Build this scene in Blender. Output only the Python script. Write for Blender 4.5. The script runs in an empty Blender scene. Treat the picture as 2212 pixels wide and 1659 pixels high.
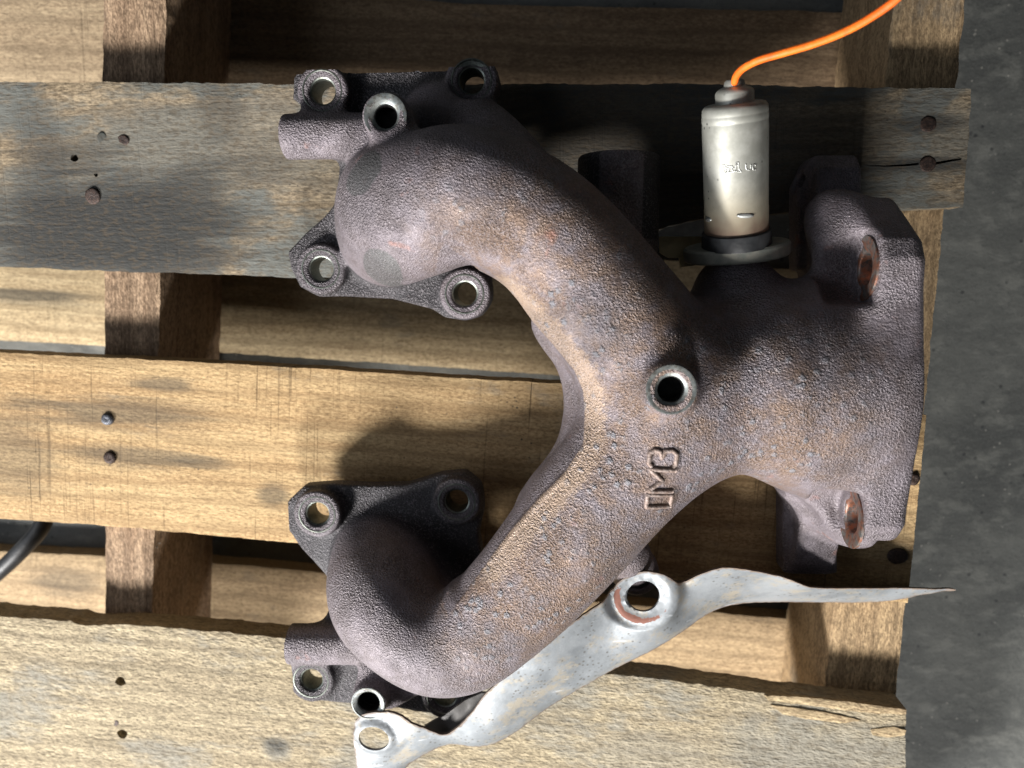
import bpy, bmesh, math, random
import numpy as np
from mathutils import Vector, Matrix, noise
from mathutils.geometry import delaunay_2d_cdt

random.seed(7)
rng = np.random.default_rng(7)
SC = bpy.context.scene
COL = SC.collection
MM = 0.001

# ------------------------------------------------------------------ camera
# phone held above a pallet, tilted a little; the point straight below the lens is the world origin,
# world z = 0 is the top of the deck boards.  Survey helper P() turns a sighting (x, y) taken at height z
# into millimetres in the world.
FPX, HC = 1609.0, 360.0
_n = np.array([(1226 - 1106) / FPX, -(600 - 829.5) / FPX, -1.0]); _n /= np.linalg.norm(_n)
_z = -_n
_x = np.array([1.0, 0, 0]) - _z[0] * _z; _x /= np.linalg.norm(_x)
_y = np.cross(_z, _x)
RC = np.array([_x, _y, _z])

def P(x, y, z):
    r = RC @ np.array([(x - 1106) / FPX, -(y - 829.5) / FPX, -1.0])
    return np.array([0, 0, HC]) + r * ((z - HC) / r[2])

cam_d = bpy.data.cameras.new('camera')
cam = bpy.data.objects.new('camera', cam_d); COL.objects.link(cam)
m4 = Matrix([list(RC[0]) + [0], list(RC[1]) + [0], list(RC[2]) + [HC * MM], [0, 0, 0, 1]])
cam.matrix_world = m4
cam_d.sensor_width = 36.0
cam_d.lens = 36.0 * FPX / 2212.0
cam_d.clip_start = 0.01; cam_d.clip_end = 50.0
cam_d.dof.use_dof = True
cam_d.dof.focus_distance = 0.312
cam_d.dof.aperture_fstop = 8.5
SC.camera = cam

# ------------------------------------------------------------------ light
world = bpy.data.worlds.new('World'); SC.world = world; world.use_nodes = True
bg = world.node_tree.nodes['Background']
bg.inputs['Color'].default_value = (0.80, 0.90, 1.0, 1); bg.inputs['Strength'].default_value = 0.036

def area(name, loc, target, size, power, color):
    d = bpy.data.lights.new(name, 'AREA'); d.shape = 'RECTANGLE'; d.size = size[0]; d.size_y = size[1]
    d.energy = power; d.color = color
    o = bpy.data.objects.new(name, d); COL.objects.link(o)
    o.location = loc
    o.rotation_euler = (Vector(target) - Vector(loc)).to_track_quat('-Z', 'Y').to_euler()
    return o
area('doorway_daylight', (-1.60, -1.62, 1.20), (-0.6, -0.05, 0), (0.62, 0.34), 168.0, (1.0, 0.975, 0.95))
area('window_daylight', (-0.02, -2.02, 1.30), (-0.02, -0.05, 0), (0.36, 0.26), 66.0, (1.0, 0.98, 0.96))
area('left_fill', (-1.50, -0.25, 1.10), (0, 0, 0), (1.1, 1.1), 9.0, (0.84, 0.90, 1.0))  # soft fill lamp added at the left, not a roof window
SC.cycles.max_bounces = 6; SC.cycles.diffuse_bounces = 3; SC.cycles.glossy_bounces = 3
SC.view_settings.view_transform = 'Standard'
SC.view_settings.look = 'None'
SC.view_settings.exposure = 0.0
SC.view_settings.gamma = 1.0
SC.view_settings.use_curve_mapping = False

# ------------------------------------------------------------------ helpers
def tag(o, label=None, cat=None, group=None, kind=None):
    if label: o['label'] = label
    if cat: o['category'] = cat
    if group: o['group'] = group
    if kind: o['kind'] = kind
    return o

def empty(name, loc=(0, 0, 0)):
    o = bpy.data.objects.new(name, None); COL.objects.link(o)
    o.location = [c * MM for c in loc]; o.empty_display_size = 0.02
    return o

def mesh_obj(name, verts, faces, mat, parent=None, smooth=True, origin=None, rotz=0.0, sharp=None):
    """verts in world millimetres -> object whose own frame sits at origin (mm) turned by rotz."""
    v = np.asarray(verts, dtype=np.float64)
    if origin is None: origin = np.array([v[:, 0].mean(), v[:, 1].mean(), v[:, 2].min()])
    origin = np.asarray(origin, float)
    c, s = math.cos(-rotz), math.sin(-rotz)
    d = v - origin
    lv = np.column_stack([d[:, 0] * c - d[:, 1] * s, d[:, 0] * s + d[:, 1] * c, d[:, 2]]) * MM
    me = bpy.data.meshes.new(name)
    me.from_pydata(lv.tolist(), [], faces if isinstance(faces, list) else faces.tolist())
    me.validate(); me.update()
    if smooth:
        me.polygons.foreach_set('use_smooth', [True] * len(me.polygons))
        if sharp: me.set_sharp_from_angle(angle=math.radians(sharp))
    o = bpy.data.objects.new(name, me); COL.objects.link(o)
    if mat: me.materials.append(mat)
    M = Matrix.Translation(Vector(origin * MM)) @ Matrix.Rotation(rotz, 4, 'Z')
    o.matrix_world = M
    if parent:
        o.parent = parent
        pm = parent.get('_wm')
        o.matrix_parent_inverse = Matrix(PW[parent.name]).inverted() if parent.name in PW else Matrix.Identity(4)
    PW[o.name] = [list(r) for r in M]
    return o
PW = {}
def reg(o, loc):
    PW[o.name] = [list(r) for r in Matrix.Translation(Vector([c * MM for c in loc]))]
    return o

def fbm(p, s, o=3):
    return noise.fractal(Vector((p[0] * s, p[1] * s, p[2] * s)), 1.0, 2.0, o)

# ------------------------------------------------------------------ node helpers
class NT:
    def __init__(self, name):
        self.m = bpy.data.materials.new(name); self.m.use_nodes = True
        self.t = self.m.node_tree; self.N = self.t.nodes; self.L = self.t.links
        self.b = self.N['Principled BSDF']
        self.tc = self.N.new('ShaderNodeTexCoord')
        self.co = self.tc.outputs['Object']
    def new(self, t, **kw):
        n = self.N.new(t)
        for k, v in kw.items(): setattr(n, k, v)
        return n
    def put(self, sock, v):
        if hasattr(v, 'node'): self.L.new(v, sock)
        elif isinstance(v, (tuple, list)) and len(v) == 3 and sock.type == 'RGBA': sock.default_value = (*v, 1)
        else: sock.default_value = v
    def mapping(self, scale=(1, 1, 1), loc=(0, 0, 0), rot=(0, 0, 0), co=None):
        n = self.new('ShaderNodeMapping')
        self.put(n.inputs['Vector'], co or self.co)
        n.inputs['Scale'].default_value = scale; n.inputs['Location'].default_value = loc
        n.inputs['Rotation'].default_value = rot
        return n.outputs[0]
    def noise(self, vec, scale=1.0, detail=3.0, rough=0.55, dist=0.0):
        n = self.new('ShaderNodeTexNoise')
        self.put(n.inputs['Vector'], vec)
        n.inputs['Scale'].default_value = scale; n.inputs['Detail'].default_value = detail
        n.inputs['Roughness'].default_value = rough; n.inputs['Distortion'].default_value = dist
        return n.outputs[0]
    def voro(self, vec, scale=1.0, feature='F1', rnd=1.0):
        n = self.new('ShaderNodeTexVoronoi', feature=feature)
        self.put(n.inputs['Vector'], vec)
        n.inputs['Scale'].default_value = scale; n.inputs['Randomness'].default_value = rnd
        return n.outputs
    def ramp(self, v, stops):
        n = self.new('ShaderNodeValToRGB'); self.put(n.inputs[0], v)
        e = n.color_ramp.elements
        while len(e) < len(stops): e.new(0.5)
        for i, (p, c) in enumerate(stops):
            e[i].position = p
            e[i].color = (c, c, c, 1) if not isinstance(c, tuple) else (*c, 1)
        return n.outputs[0]
    def sm(self, v, a, b):
        n = self.new('ShaderNodeMapRange', interpolation_type='SMOOTHSTEP')
        self.put(n.inputs['Value'], v)
        n.inputs['From Min'].default_value = a; n.inputs['From Max'].default_value = b
        return n.outputs[0]
    def mix(self, f, a, b, mode='MIX'):
        n = self.new('ShaderNodeMix', data_type='RGBA', blend_type=mode)
        self.put(n.inputs['Factor'], f); self.put(n.inputs['A'], a) if False else None
        self.put(n.inputs[6], a); self.put(n.inputs[7], b)
        return n.outputs[2]
    def math(self, op, a, b=None, clamp=False):
        n = self.new('ShaderNodeMath', operation=op, use_clamp=clamp)
        self.put(n.inputs[0], a)
        if b is not None: self.put(n.inputs[1], b)
        return n.outputs[0]
    def sep(self, vec=None):
        n = self.new('ShaderNodeSeparateXYZ'); self.put(n.inputs[0], vec or self.co); return n.outputs
    def attr(self, name):
        n = self.new('ShaderNodeAttribute'); n.attribute_name = name; return n.outputs['Fac']
    def bump(self, h, strength=0.5, dist=0.001, normal=None):
        n = self.new('ShaderNodeBump'); self.put(n.inputs['Height'], h)
        n.inputs['Strength'].default_value = strength; n.inputs['Distance'].default_value = dist
        if normal: self.L.new(normal, n.inputs['Normal'])
        return n.outputs[0]
    def out(self, color, rough, metal=0.0, normal=None, spec=0.5):
        self.put(self.b.inputs['Base Color'], color); self.put(self.b.inputs['Roughness'], rough)
        self.put(self.b.inputs['Metallic'], metal); self.b.inputs['Specular IOR Level'].default_value = spec
        if normal: self.L.new(normal, self.b.inputs['Normal'])
        return self.m

def wood(name, light, dark, seed=0.0, grime=0.4, grime_col=(0.10, 0.105, 0.10), saw=0.5, rough_amt=0.5,
         speck=0.5, stains_shade=(), gscale=18.0, fibre=1.0, grime_at=()):
    """x of the object frame runs along the grain; metres."""
    t = NT(name)
    off = t.mapping(loc=(seed * 3.1, seed * 1.7, seed * 0.9))
    grain = t.noise(t.mapping((14, 190, 190), co=off), 1.0, 3, 0.65, 0.6)
    band = t.noise(t.mapping((3.5, 42, 42), co=off), 1.0, 3, 0.5, 1.2)
    fine = t.noise(t.mapping((60, 800, 800), co=off), 1.0, 3, 0.7)
    wv = t.new('ShaderNodeTexWave', bands_direction='Y')
    t.put(wv.inputs['Vector'], t.mapping((0.22, 1, 1), co=off)); wv.inputs['Scale'].default_value = 26.0
    wv.inputs['Distortion'].default_value = 5.0; wv.inputs['Detail'].default_value = 3.0; wv.inputs['Detail Scale'].default_value = 1.6
    rings = wv.outputs['Fac']
    g = t.math('ADD', t.math('MULTIPLY', grain, 0.55), t.math('MULTIPLY', band, 0.55))
    col = t.mix(t.sm(g, 0.36, 0.74), light, dark)
    col = t.mix(t.math('MULTIPLY', t.sm(fine, 0.45, 0.75), 0.45), col, tuple(c * 0.45 for c in dark))
    fleck = t.noise(t.mapping((420, 900, 900), co=off), 1.0, 3, 0.75)
    col = t.mix(t.math('MULTIPLY', t.sm(fleck, 0.48, 0.66), 0.55), col, tuple(c * 0.42 for c in dark))
    col = t.mix(t.math('MULTIPLY', t.sm(fleck, 0.52, 0.34), 0.5), col, tuple(min(1, c * 1.3) for c in light))
    col = t.mix(t.math('MULTIPLY', t.sm(rings, 0.55, 1.0), 0.42), col, tuple(c * 0.62 for c in dark))
    # saw marks across the board
    x = t.sep(off)[0]
    cx = t.new('ShaderNodeCombineXYZ'); t.put(cx.inputs[0], x); t.put(cx.inputs[1], t.math('MULTIPLY', t.sep(off)[1], 0.022))
    sawn = t.noise(cx.outputs[0], 520.0, 2, 0.7)
    sawb = t.noise(cx.outputs[0], 75.0, 1, 0.5)
    patch = t.sm(t.noise(off, 9.0, 2), 0.36, 0.66)
    sline = t.math('MULTIPLY', t.sm(sawn, 0.55, 0.70), t.math('ADD', t.math('MULTIPLY', patch, 0.7), t.math('MULTIPLY', t.sm(sawb, 0.5, 0.65), 0.6), clamp=True))
    col = t.mix(t.math('MULTIPLY', sline, saw), col, tuple(c * 0.30 for c in dark))
    # grime
    gn = t.noise(t.mapping((1.0, 1.5, 1), co=off), gscale, 4, 0.62, 0.4)
    fgn = t.noise(t.mapping((60, 260, 260), co=off), 1.0, 4, 0.7)
    gf = t.math('ADD', gn, t.math('MULTIPLY', t.math('SUBTRACT', fgn, 0.5), 0.35))
    gmask = t.math('MULTIPLY', t.sm(gf, 0.66 - 0.30 * grime, 0.80 - 0.22 * grime), min(1.0, grime * 1.5))
    s = t.sep()
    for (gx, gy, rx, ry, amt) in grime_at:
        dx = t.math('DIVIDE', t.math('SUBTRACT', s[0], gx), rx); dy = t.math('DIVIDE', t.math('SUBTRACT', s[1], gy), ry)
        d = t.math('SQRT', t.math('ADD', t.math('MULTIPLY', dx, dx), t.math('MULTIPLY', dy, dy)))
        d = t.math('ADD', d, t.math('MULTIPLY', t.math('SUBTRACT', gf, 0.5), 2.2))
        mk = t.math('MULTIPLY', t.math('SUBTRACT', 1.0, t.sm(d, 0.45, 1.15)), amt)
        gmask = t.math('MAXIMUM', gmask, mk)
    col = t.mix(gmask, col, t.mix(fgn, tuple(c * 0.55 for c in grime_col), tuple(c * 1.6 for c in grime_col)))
    # iron stains round nails, plus dark patches of grime and painted shade (x, y, length, width, strength) in metres
    for (sx, sy, lx, wy, amt) in stains_shade:
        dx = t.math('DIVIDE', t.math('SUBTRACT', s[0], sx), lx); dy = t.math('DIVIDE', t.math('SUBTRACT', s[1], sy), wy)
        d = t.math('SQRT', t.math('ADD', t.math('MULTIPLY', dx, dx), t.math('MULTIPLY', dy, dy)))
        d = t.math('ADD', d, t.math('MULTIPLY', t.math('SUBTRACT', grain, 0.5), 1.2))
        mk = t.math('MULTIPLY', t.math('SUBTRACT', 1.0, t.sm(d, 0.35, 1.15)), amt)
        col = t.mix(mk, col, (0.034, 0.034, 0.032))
    # specks
    vo = t.voro(off, 330.0)
    sp = t.math('MULTIPLY', t.math('SUBTRACT', 1.0, t.sm(t.math('ADD', vo[0], t.math('MULTIPLY', t.noise(off, 120.0, 2), 0.5)), 0.22, 0.42)), t.sm(t.noise(off, 40.0, 3), 0.45, 0.62))
    col = t.mix(t.math('MULTIPLY', sp, speck), col, (0.035, 0.03, 0.028))
    # relief
    rip = t.noise(t.mapping((230, 560, 560), co=off), 1.0, 2, 0.7, 0.0)
    if rough_amt > 1: col = t.mix(t.math('MULTIPLY', t.sm(rip, 0.52, 0.36), 0.5), col, tuple(c * 0.4 for c in dark))
    h = t.math('ADD', t.math('MULTIPLY', grain, 0.6), t.math('MULTIPLY', rip, 0.9 * rough_amt))
    h = t.math('SUBTRACT', h, t.math('MULTIPLY', sline, 0.5 * saw))
    h = t.math('ADD', h, t.math('MULTIPLY', fine, 0.4 * fibre))
    nrm = t.bump(h, 0.6, 0.0009)
    return t.out(col, 0.82, 0.0, nrm, 0.25)

def cast_iron():
    t = NT('rusted_cast_iron')
    big = t.noise(t.co, 22.0, 4, 0.6)
    med = t.noise(t.co, 110.0, 5, 0.65)
    fine = t.noise(t.co, 900.0, 2, 0.6)
    rust = t.attr('rust'); tan = t.attr('tan'); clean = t.attr('grey')
    base = t.mix(t.sm(med, 0.35, 0.7), (0.178, 0.154, 0.170), (0.115, 0.097, 0.104))
    rm = t.math('MULTIPLY', t.sm(t.math('ADD', t.math('MULTIPLY', big, 0.5), t.math('MULTIPLY', med, 0.6)), 0.40, 0.66), t.math('ADD', t.math('MULTIPLY', rust, 0.95), 0.04), clamp=True)
    col = t.mix(rm, base, t.mix(t.sm(fine, 0.35, 0.65), (0.150, 0.098, 0.072), (0.220, 0.148, 0.105)))
    # tan scale along the parting lines
    streak = t.noise(t.mapping((260, 420, 300), rot=(0, 0, 0.4)), 1.0, 5, 0.8)
    tm = t.math('MULTIPLY', t.sm(t.math('ADD', t.math('MULTIPLY', streak, 0.75), t.math('MULTIPLY', tan, 0.62)), 0.60, 0.80), t.sm(tan, 0.04, 0.3))
    col = t.mix(t.math('MULTIPLY', tm, 0.8), col, (0.37, 0.27, 0.195))
    # bluish bare flakes
    vo = t.voro(t.mapping((1, 1, 1), loc=(0.3, 0.1, 0)), 215.0)
    fl = t.math('SUBTRACT', 1.0, t.sm(t.math('ADD', vo[0], t.math('MULTIPLY', t.math('SUBTRACT', fine, 0.5), 0.5)), 0.16, 0.38))
    fl = t.math('MULTIPLY', fl, t.sm(t.noise(t.co, 42.0, 2), 0.46, 0.58))
    fl = t.math('MULTIPLY', fl, rust)
    col = t.mix(t.math('MULTIPLY', fl, 0.75), col, (0.20, 0.21, 0.235))
    # red blush spots
    rb = t.math('MULTIPLY', t.sm(t.noise(t.mapping(loc=(4, 2, 1)), 75.0, 3), 0.66, 0.76), 0.5)
    col = t.mix(rb, col, (0.30, 0.13, 0.09))
    sel = t.sm(t.math('ADD', clean, t.math('MULTIPLY', t.math('SUBTRACT', med, 0.5), 0.5)), 0.30, 0.48)
    col = t.mix(t.math('MULTIPLY', sel, 0.92), col, (0.085, 0.085, 0.086))
    col = t.mix(t.math('MULTIPLY', t.attr('soot_shade'), 0.9), col, (0.024, 0.0235, 0.026))  # soot on the flanges, and shade painted on the stub
    n1 = t.noise(t.co, 1300.0, 2, 0.6)
    amp = t.math('ADD', 0.45, t.sm(t.noise(t.co, 48.0, 3), 0.32, 0.66))
    grain = t.math('ADD', 0.5, t.math('MULTIPLY', t.math('SUBTRACT', n1, 0.5), t.math('MULTIPLY', amp, 1.15)))
    h = t.math('ADD', t.math('MULTIPLY', fine, 0.35), grain)
    h = t.math('ADD', h, t.math('MULTIPLY', fl, 0.5))
    nrm = t.bump(h, 1.0, 0.00085)
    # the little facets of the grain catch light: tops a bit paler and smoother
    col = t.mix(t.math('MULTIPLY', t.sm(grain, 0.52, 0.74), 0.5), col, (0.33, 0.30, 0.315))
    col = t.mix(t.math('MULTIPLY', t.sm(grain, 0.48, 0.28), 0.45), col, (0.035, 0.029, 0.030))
    # uneven heat staining
    col = t.mix(t.math('MULTIPLY', t.sm(t.noise(t.mapping(loc=(7, 3, 2)), 30.0, 3), 0.50, 0.68), 0.35), col, (0.055, 0.048, 0.052))
    rough = t.math('SUBTRACT', 0.56, t.math('MULTIPLY', t.sm(fine, 0.45, 0.7), 0.18))
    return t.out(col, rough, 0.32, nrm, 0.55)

def simple(name, c1, c2, rough=0.4, metal=0.8, nscale=200.0, bump=0.15, lo=0.4, hi=0.65, bdist=0.0005, spec=0.5):
    t = NT(name)
    n = t.noise(t.co, nscale, 4, 0.6)
    col = t.mix(t.sm(n, lo, hi), c1, c2)
    h = t.noise(t.co, nscale * 3.0, 3, 0.6)
    r = t.math('ADD', rough - 0.08, t.math('MULTIPLY', n, 0.16))
    return t.out(col, r, metal, t.bump(h, bump, bdist), spec)

def machined(name, c1, c2, rough=0.34, dirt=(0.10, 0.095, 0.08)):
    """turned face: faint rings round the object's z axis and uneven tarnish"""
    t = NT(name)
    s = t.sep()
    r = t.math('SQRT', t.math('ADD', t.math('MULTIPLY', s[0], s[0]), t.math('MULTIPLY', s[1], s[1])))
    cx = t.new('ShaderNodeCombineXYZ'); t.put(cx.inputs[0], r)
    ring = t.noise(cx.outputs[0], 2600.0, 2, 0.6)
    n = t.noise(t.co, 240.0, 5, 0.65)
    col = t.mix(t.sm(n, 0.38, 0.62), c1, c2)
    col = t.mix(t.math('MULTIPLY', t.sm(t.noise(t.co, 420.0, 4, 0.7), 0.50, 0.62), 0.75), col, dirt)
    rr = t.math('ADD', rough, t.math('MULTIPLY', t.math('SUBTRACT', n, 0.4), 0.35))
    return t.out(col, rr, 0.85, t.bump(ring, 0.2, 0.0002), 0.5)

def galvanised():
    t = NT('galvanised_steel')
    n = t.noise(t.co, 55.0, 5, 0.6)
    col = t.mix(t.sm(n, 0.35, 0.65), (0.285, 0.303, 0.318), (0.19, 0.205, 0.217))
    sp = t.voro(t.co, 420.0)[0]
    dots = t.math('MULTIPLY', t.math('SUBTRACT', 1.0, t.sm(sp, 0.16, 0.32)), t.sm(t.noise(t.co, 60.0, 3), 0.42, 0.55))
    col = t.mix(t.math('MULTIPLY', dots, 0.8), col, (0.10, 0.095, 0.085))
    blot = t.sm(t.noise(t.mapping(loc=(3, 1, 0)), 70.0, 5, 0.75), 0.50, 0.66)
    col = t.mix(t.math('MULTIPLY', blot, 0.7), col, (0.36, 0.31, 0.23))
    edge = t.attr('edge')
    em = t.sm(t.math('ADD', edge, t.math('MULTIPLY', t.math('SUBTRACT', t.noise(t.co, 350.0, 4, 0.7), 0.5), 0.9)), 0.62, 0.92)
    col = t.mix(t.math('MULTIPLY', em, 0.85), col, (0.13, 0.085, 0.055))
    rst = t.attr('rust')
    rmk = t.sm(t.math('ADD', rst, t.math('MULTIPLY', t.math('SUBTRACT', t.noise(t.co, 160.0, 5, 0.7), 0.5), 1.1)), 0.62, 0.70)
    col = t.mix(rmk, col, (0.20, 0.085, 0.06))
    scr = t.noise(t.mapping((40, 420, 200), rot=(0, 0, -0.75)), 1.0, 3, 0.6)
    bright = t.sm(scr, 0.66, 0.72)
    col = t.mix(t.math('MULTIPLY', bright, 0.5), col, (0.62, 0.65, 0.67))
    rough = t.math('ADD', 0.44, t.math('MULTIPLY', n, 0.16))
    rough = t.math('ADD', rough, t.math('MULTIPLY', rmk, 0.3), clamp=True)
    metal = t.math('MULTIPLY', t.math('SUBTRACT', 1.0, t.math('MAXIMUM', rmk, em)), 0.45)
    h = t.math('ADD', t.noise(t.co, 35.0, 3), t.math('MULTIPLY', t.noise(t.co, 500.0, 3), 0.12))
    return t.out(col, rough, metal, t.bump(h, 0.35, 0.0020), 0.5)

def concrete():
    t = NT('oily_concrete')
    a = t.noise(t.mapping((9, 14, 1), rot=(0, 0, 0.35)), 1.0, 4, 0.6, 0.4)
    b = t.noise(t.mapping((48, 80, 1), rot=(0, 0, -0.35)), 1.0, 4, 0.65, 0.2)
    f = t.noise(t.co, 260.0, 4, 0.7)
    col = t.mix(t.sm(a, 0.35, 0.68), (0.112, 0.115, 0.107), (0.066, 0.069, 0.066))
    col = t.mix(t.math('MULTIPLY', t.sm(b, 0.46, 0.70), 0.8), col, (0.16, 0.162, 0.148))
    col = t.mix(t.math('MULTIPLY', t.sm(f, 0.5, 0.75), 0.45), col, (0.03, 0.034, 0.036))
    sp = t.voro(t.co, 90.0)[0]
    col = t.mix(t.math('MULTIPLY', t.math('SUBTRACT', 1.0, t.sm(sp, 0.05, 0.14)), 0.7), col, (0.015, 0.017, 0.02))
    g2 = t.voro(t.mapping(loc=(5, 2, 0)), 160.0)[0]
    col = t.mix(t.math('MULTIPLY', t.math('MULTIPLY', t.math('SUBTRACT', 1.0, t.sm(g2, 0.05, 0.13)), t.sm(a, .45, .6)), 0.8), col, (0.30, 0.29, 0.26))
    gr = t.noise(t.co, 700.0, 2, 0.7)
    col = t.mix(t.math('MULTIPLY', t.sm(gr, 0.5, 0.72), 0.4), col, (0.15, 0.15, 0.14))
    h = t.math('ADD', t.math('MULTIPLY', b, 1.0), t.math('ADD', t.math('MULTIPLY', f, 0.45), t.math('MULTIPLY', gr, 0.25)))
    return t.out(col, t.math('ADD', 0.55, t.math('MULTIPLY', a, 0.25)), 0.0, t.bump(h, 0.35, 0.0022), 0.35)

M_CAST = cast_iron()
M_GALV = galvanised()
M_FLOOR = concrete()
M_SEAT = machined('machined_seat', (0.13, 0.145, 0.130), (0.21, 0.22, 0.195), 0.40, (0.085, 0.09, 0.075))
M_RING = machined('worn_steel_ring', (0.17, 0.187, 0.187), (0.25, 0.26, 0.245), 0.46, (0.10, 0.09, 0.075))
M_RUSTSEAT = machined('rusty_machined_seat', (0.30, 0.13, 0.08), (0.20, 0.19, 0.18), 0.5, (0.07, 0.075, 0.075))
M_BORE = simple('dark_bore', (0.012, 0.012, 0.013), (0.03, 0.028, 0.027), 0.35, 0.6, 300.0, 0.2)
M_NAIL = simple('rusty_nail', (0.026, 0.017, 0.014), (0.060, 0.036, 0.027), 0.55, 0.5, 700.0, 0.6)
M_NAILB = simple('blue_grey_nail', (0.07, 0.075, 0.09), (0.13, 0.135, 0.15), 0.45, 0.6, 700.0, 0.5)
M_RUBBER = simple('black_rubber', (0.012, 0.013, 0.015), (0.028, 0.03, 0.032), 0.5, 0.0, 120.0, 0.25)
M_TAB = simple('brassy_steel', (0.50, 0.39, 0.21), (0.36, 0.28, 0.15), 0.42, 0.3, 120.0, 0.15)
M_HEX = simple('oily_steel', (0.105, 0.10, 0.085), (0.06, 0.07, 0.066), 0.45, 0.6, 180.0, 0.25)
M_STAMP = simple('stamped_steel', (0.44, 0.45, 0.43), (0.36, 0.36, 0.34), .42, .75, 150.0, .05)
M_PLATE = simple('greenish_steel_plate', (0.30, 0.29, 0.245), (0.20, 0.21, 0.185), .5, .2, 150.0, .25)
M_WOODHOLE = simple('charred_hole', (0.010, 0.009, 0.008), (0.022, 0.018, 0.014), 0.9, 0.0, 400.0, 0.4, spec=0.1)
M_LINT = simple('grey_lint', (0.42, 0.41, 0.38), (0.30, 0.28, 0.25), 0.95, 0.0, 900.0, 0.8, spec=0.1)

# ------------------------------------------------------------------ flat sheet with holes (boards, bracket)
def poly_inside(pts, poly):
    x, y = pts[:, 0], pts[:, 1]; ins = np.zeros(len(pts), bool)
    n = len(poly); j = n - 1
    for i in range(n):
        xi, yi = poly[i]; xj, yj = poly[j]
        if yi != yj:
            c = ((yi > y) != (yj > y)) & (x < (xj - xi) * (y - yi) / (yj - yi) + xi)
            ins ^= c
        j = i
    return ins

def poly_dist(pts, poly):
    d = np.full(len(pts), 1e9)
    for i in range(len(poly)):
        a = np.array(poly[i]); b = np.array(poly[(i + 1) % len(poly)])
        ab = b - a; L = max(ab @ ab, 1e-9)
        tt = np.clip(((pts - a) @ ab) / L, 0, 1)
        d = np.minimum(d, np.hypot(*(pts - a - tt[:, None] * ab).T))
    return d

def densify(poly, step):
    out = []
    for i in range(len(poly)):
        a = np.array(poly[i], float); b = np.array(poly[(i + 1) % len(poly)], float)
        n = max(1, int(round(np.hypot(*(b - a)) / step)))
        for k in range(n): out.append(tuple(a + (b - a) * k / n))
    return out

def circle(c, r, n=28, ry=None, a0=0.0):
    ry = ry or r
    return [(c[0] + r * math.cos(a0 + 2 * math.pi * i / n), c[1] + ry * math.sin(a0 + 2 * math.pi * i / n)) for i in range(n)]

def cdt_sheet(outline, holes, step):
    """-> (pts Nx2, tris, loops as index lists)"""
    loops = [outline] + holes
    pts, edges, idx = [], [], []
    for lp in loops:
        s = len(pts); pts += [Vector(p) for p in lp]; n = len(lp)
        edges += [(s + i, s + (i + 1) % n) for i in range(n)]
        idx.append(list(range(s, s + n)))
    A = np.array(outline)
    xs = np.arange(A[:, 0].min(), A[:, 0].max(), step); ys = np.arange(A[:, 1].min(), A[:, 1].max(), step * 0.9)
    X, Y = np.meshgrid(xs, ys); X[::2] += step * 0.5
    G = np.column_stack([X.ravel(), Y.ravel()]) + rng.normal(0, step * 0.08, (X.size, 2))
    keep = poly_inside(G, outline)
    G = G[keep]
    dd = poly_dist(G, outline); keep = dd > step * 0.55
    for h in holes: keep &= ~poly_inside(G, h) & (poly_dist(G, h) > step * 0.45)
    G = G[keep]
    pts += [Vector(p) for p in G]
    v, e, f, ov, oe, of = delaunay_2d_cdt(pts, edges, [], 0, 1e-5)
    V = np.array([tuple(p) for p in v]); F = np.array([t for t in f if len(t) == 3])
    cen = V[F].mean(axis=1)
    keep = poly_inside(cen, outline)
    for h in holes: keep &= ~poly_inside(cen, h)
    F = F[keep]
    a = V[F[:, 1]] - V[F[:, 0]]; b = V[F[:, 2]] - V[F[:, 0]]
    flip = (a[:, 0] * b[:, 1] - a[:, 1] * b[:, 0]) < 0
    F[flip] = F[flip][:, ::-1]
    # boundary edges, oriented
    ed = {}
    for tri in F:
        for k in range(3): ed[(tri[k], tri[(k + 1) % 3])] = 1
    bnd = [(a_, b_) for (a_, b_) in ed if (b_, a_) not in ed]
    return V, F, bnd

def slab(V, F, bnd, ztop, zbot, rings=1):
    """closed solid from a triangulated sheet; ztop/zbot arrays per vertex"""
    n = len(V)
    verts = [np.column_stack([V, ztop])]
    faces = [list(map(int, t)) for t in F]
    bv = sorted({a for e in bnd for a in e}); bi = {v: i for i, v in enumerate(bv)}
    prev = {v: v for v in bv}; base = n
    for r in range(1, rings + 1):
        z = np.array([ztop[v] + (zbot[v] - ztop[v]) * r / (rings + 1) for v in bv])
        jit = rng.normal(0, 0.12, (len(bv), 2))
        verts.append(np.column_stack([V[bv] + jit, z]))
        cur = {v: base + bi[v] for v in bv}
        for a, b in bnd: faces.append([int(prev[b]), int(prev[a]), int(cur[a]), int(cur[b])])
        prev = cur; base += len(bv)
    verts.append(np.column_stack([V, zbot]))
    for a, b in bnd: faces.append([int(prev[b]), int(prev[a]), int(base + a), int(base + b)])
    faces += [[int(base + t[2]), int(base + t[1]), int(base + t[0])] for t in F]
    return np.vstack(verts), faces

def lathe(profile, n=40):
    """profile [(r,z)] mm about +z, from outside to inside"""
    v, f = [], []
    for r, z in profile:
        for i in range(n):
            a = 2 * math.pi * i / n; v.append((r * math.cos(a), r * math.sin(a), z))
    for k in range(len(profile) - 1):
        for i in range(n):
            j = (i + 1) % n
            f.append([k * n + i, (k + 1) * n + i, (k + 1) * n + j, k * n + j])
    return np.array(v), f

def orient(v, centre, axis):
    q = Vector((0, 0, 1)).rotation_difference(Vector(axis)).to_matrix()
    return v @ np.array(q).T + np.array(centre)

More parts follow.
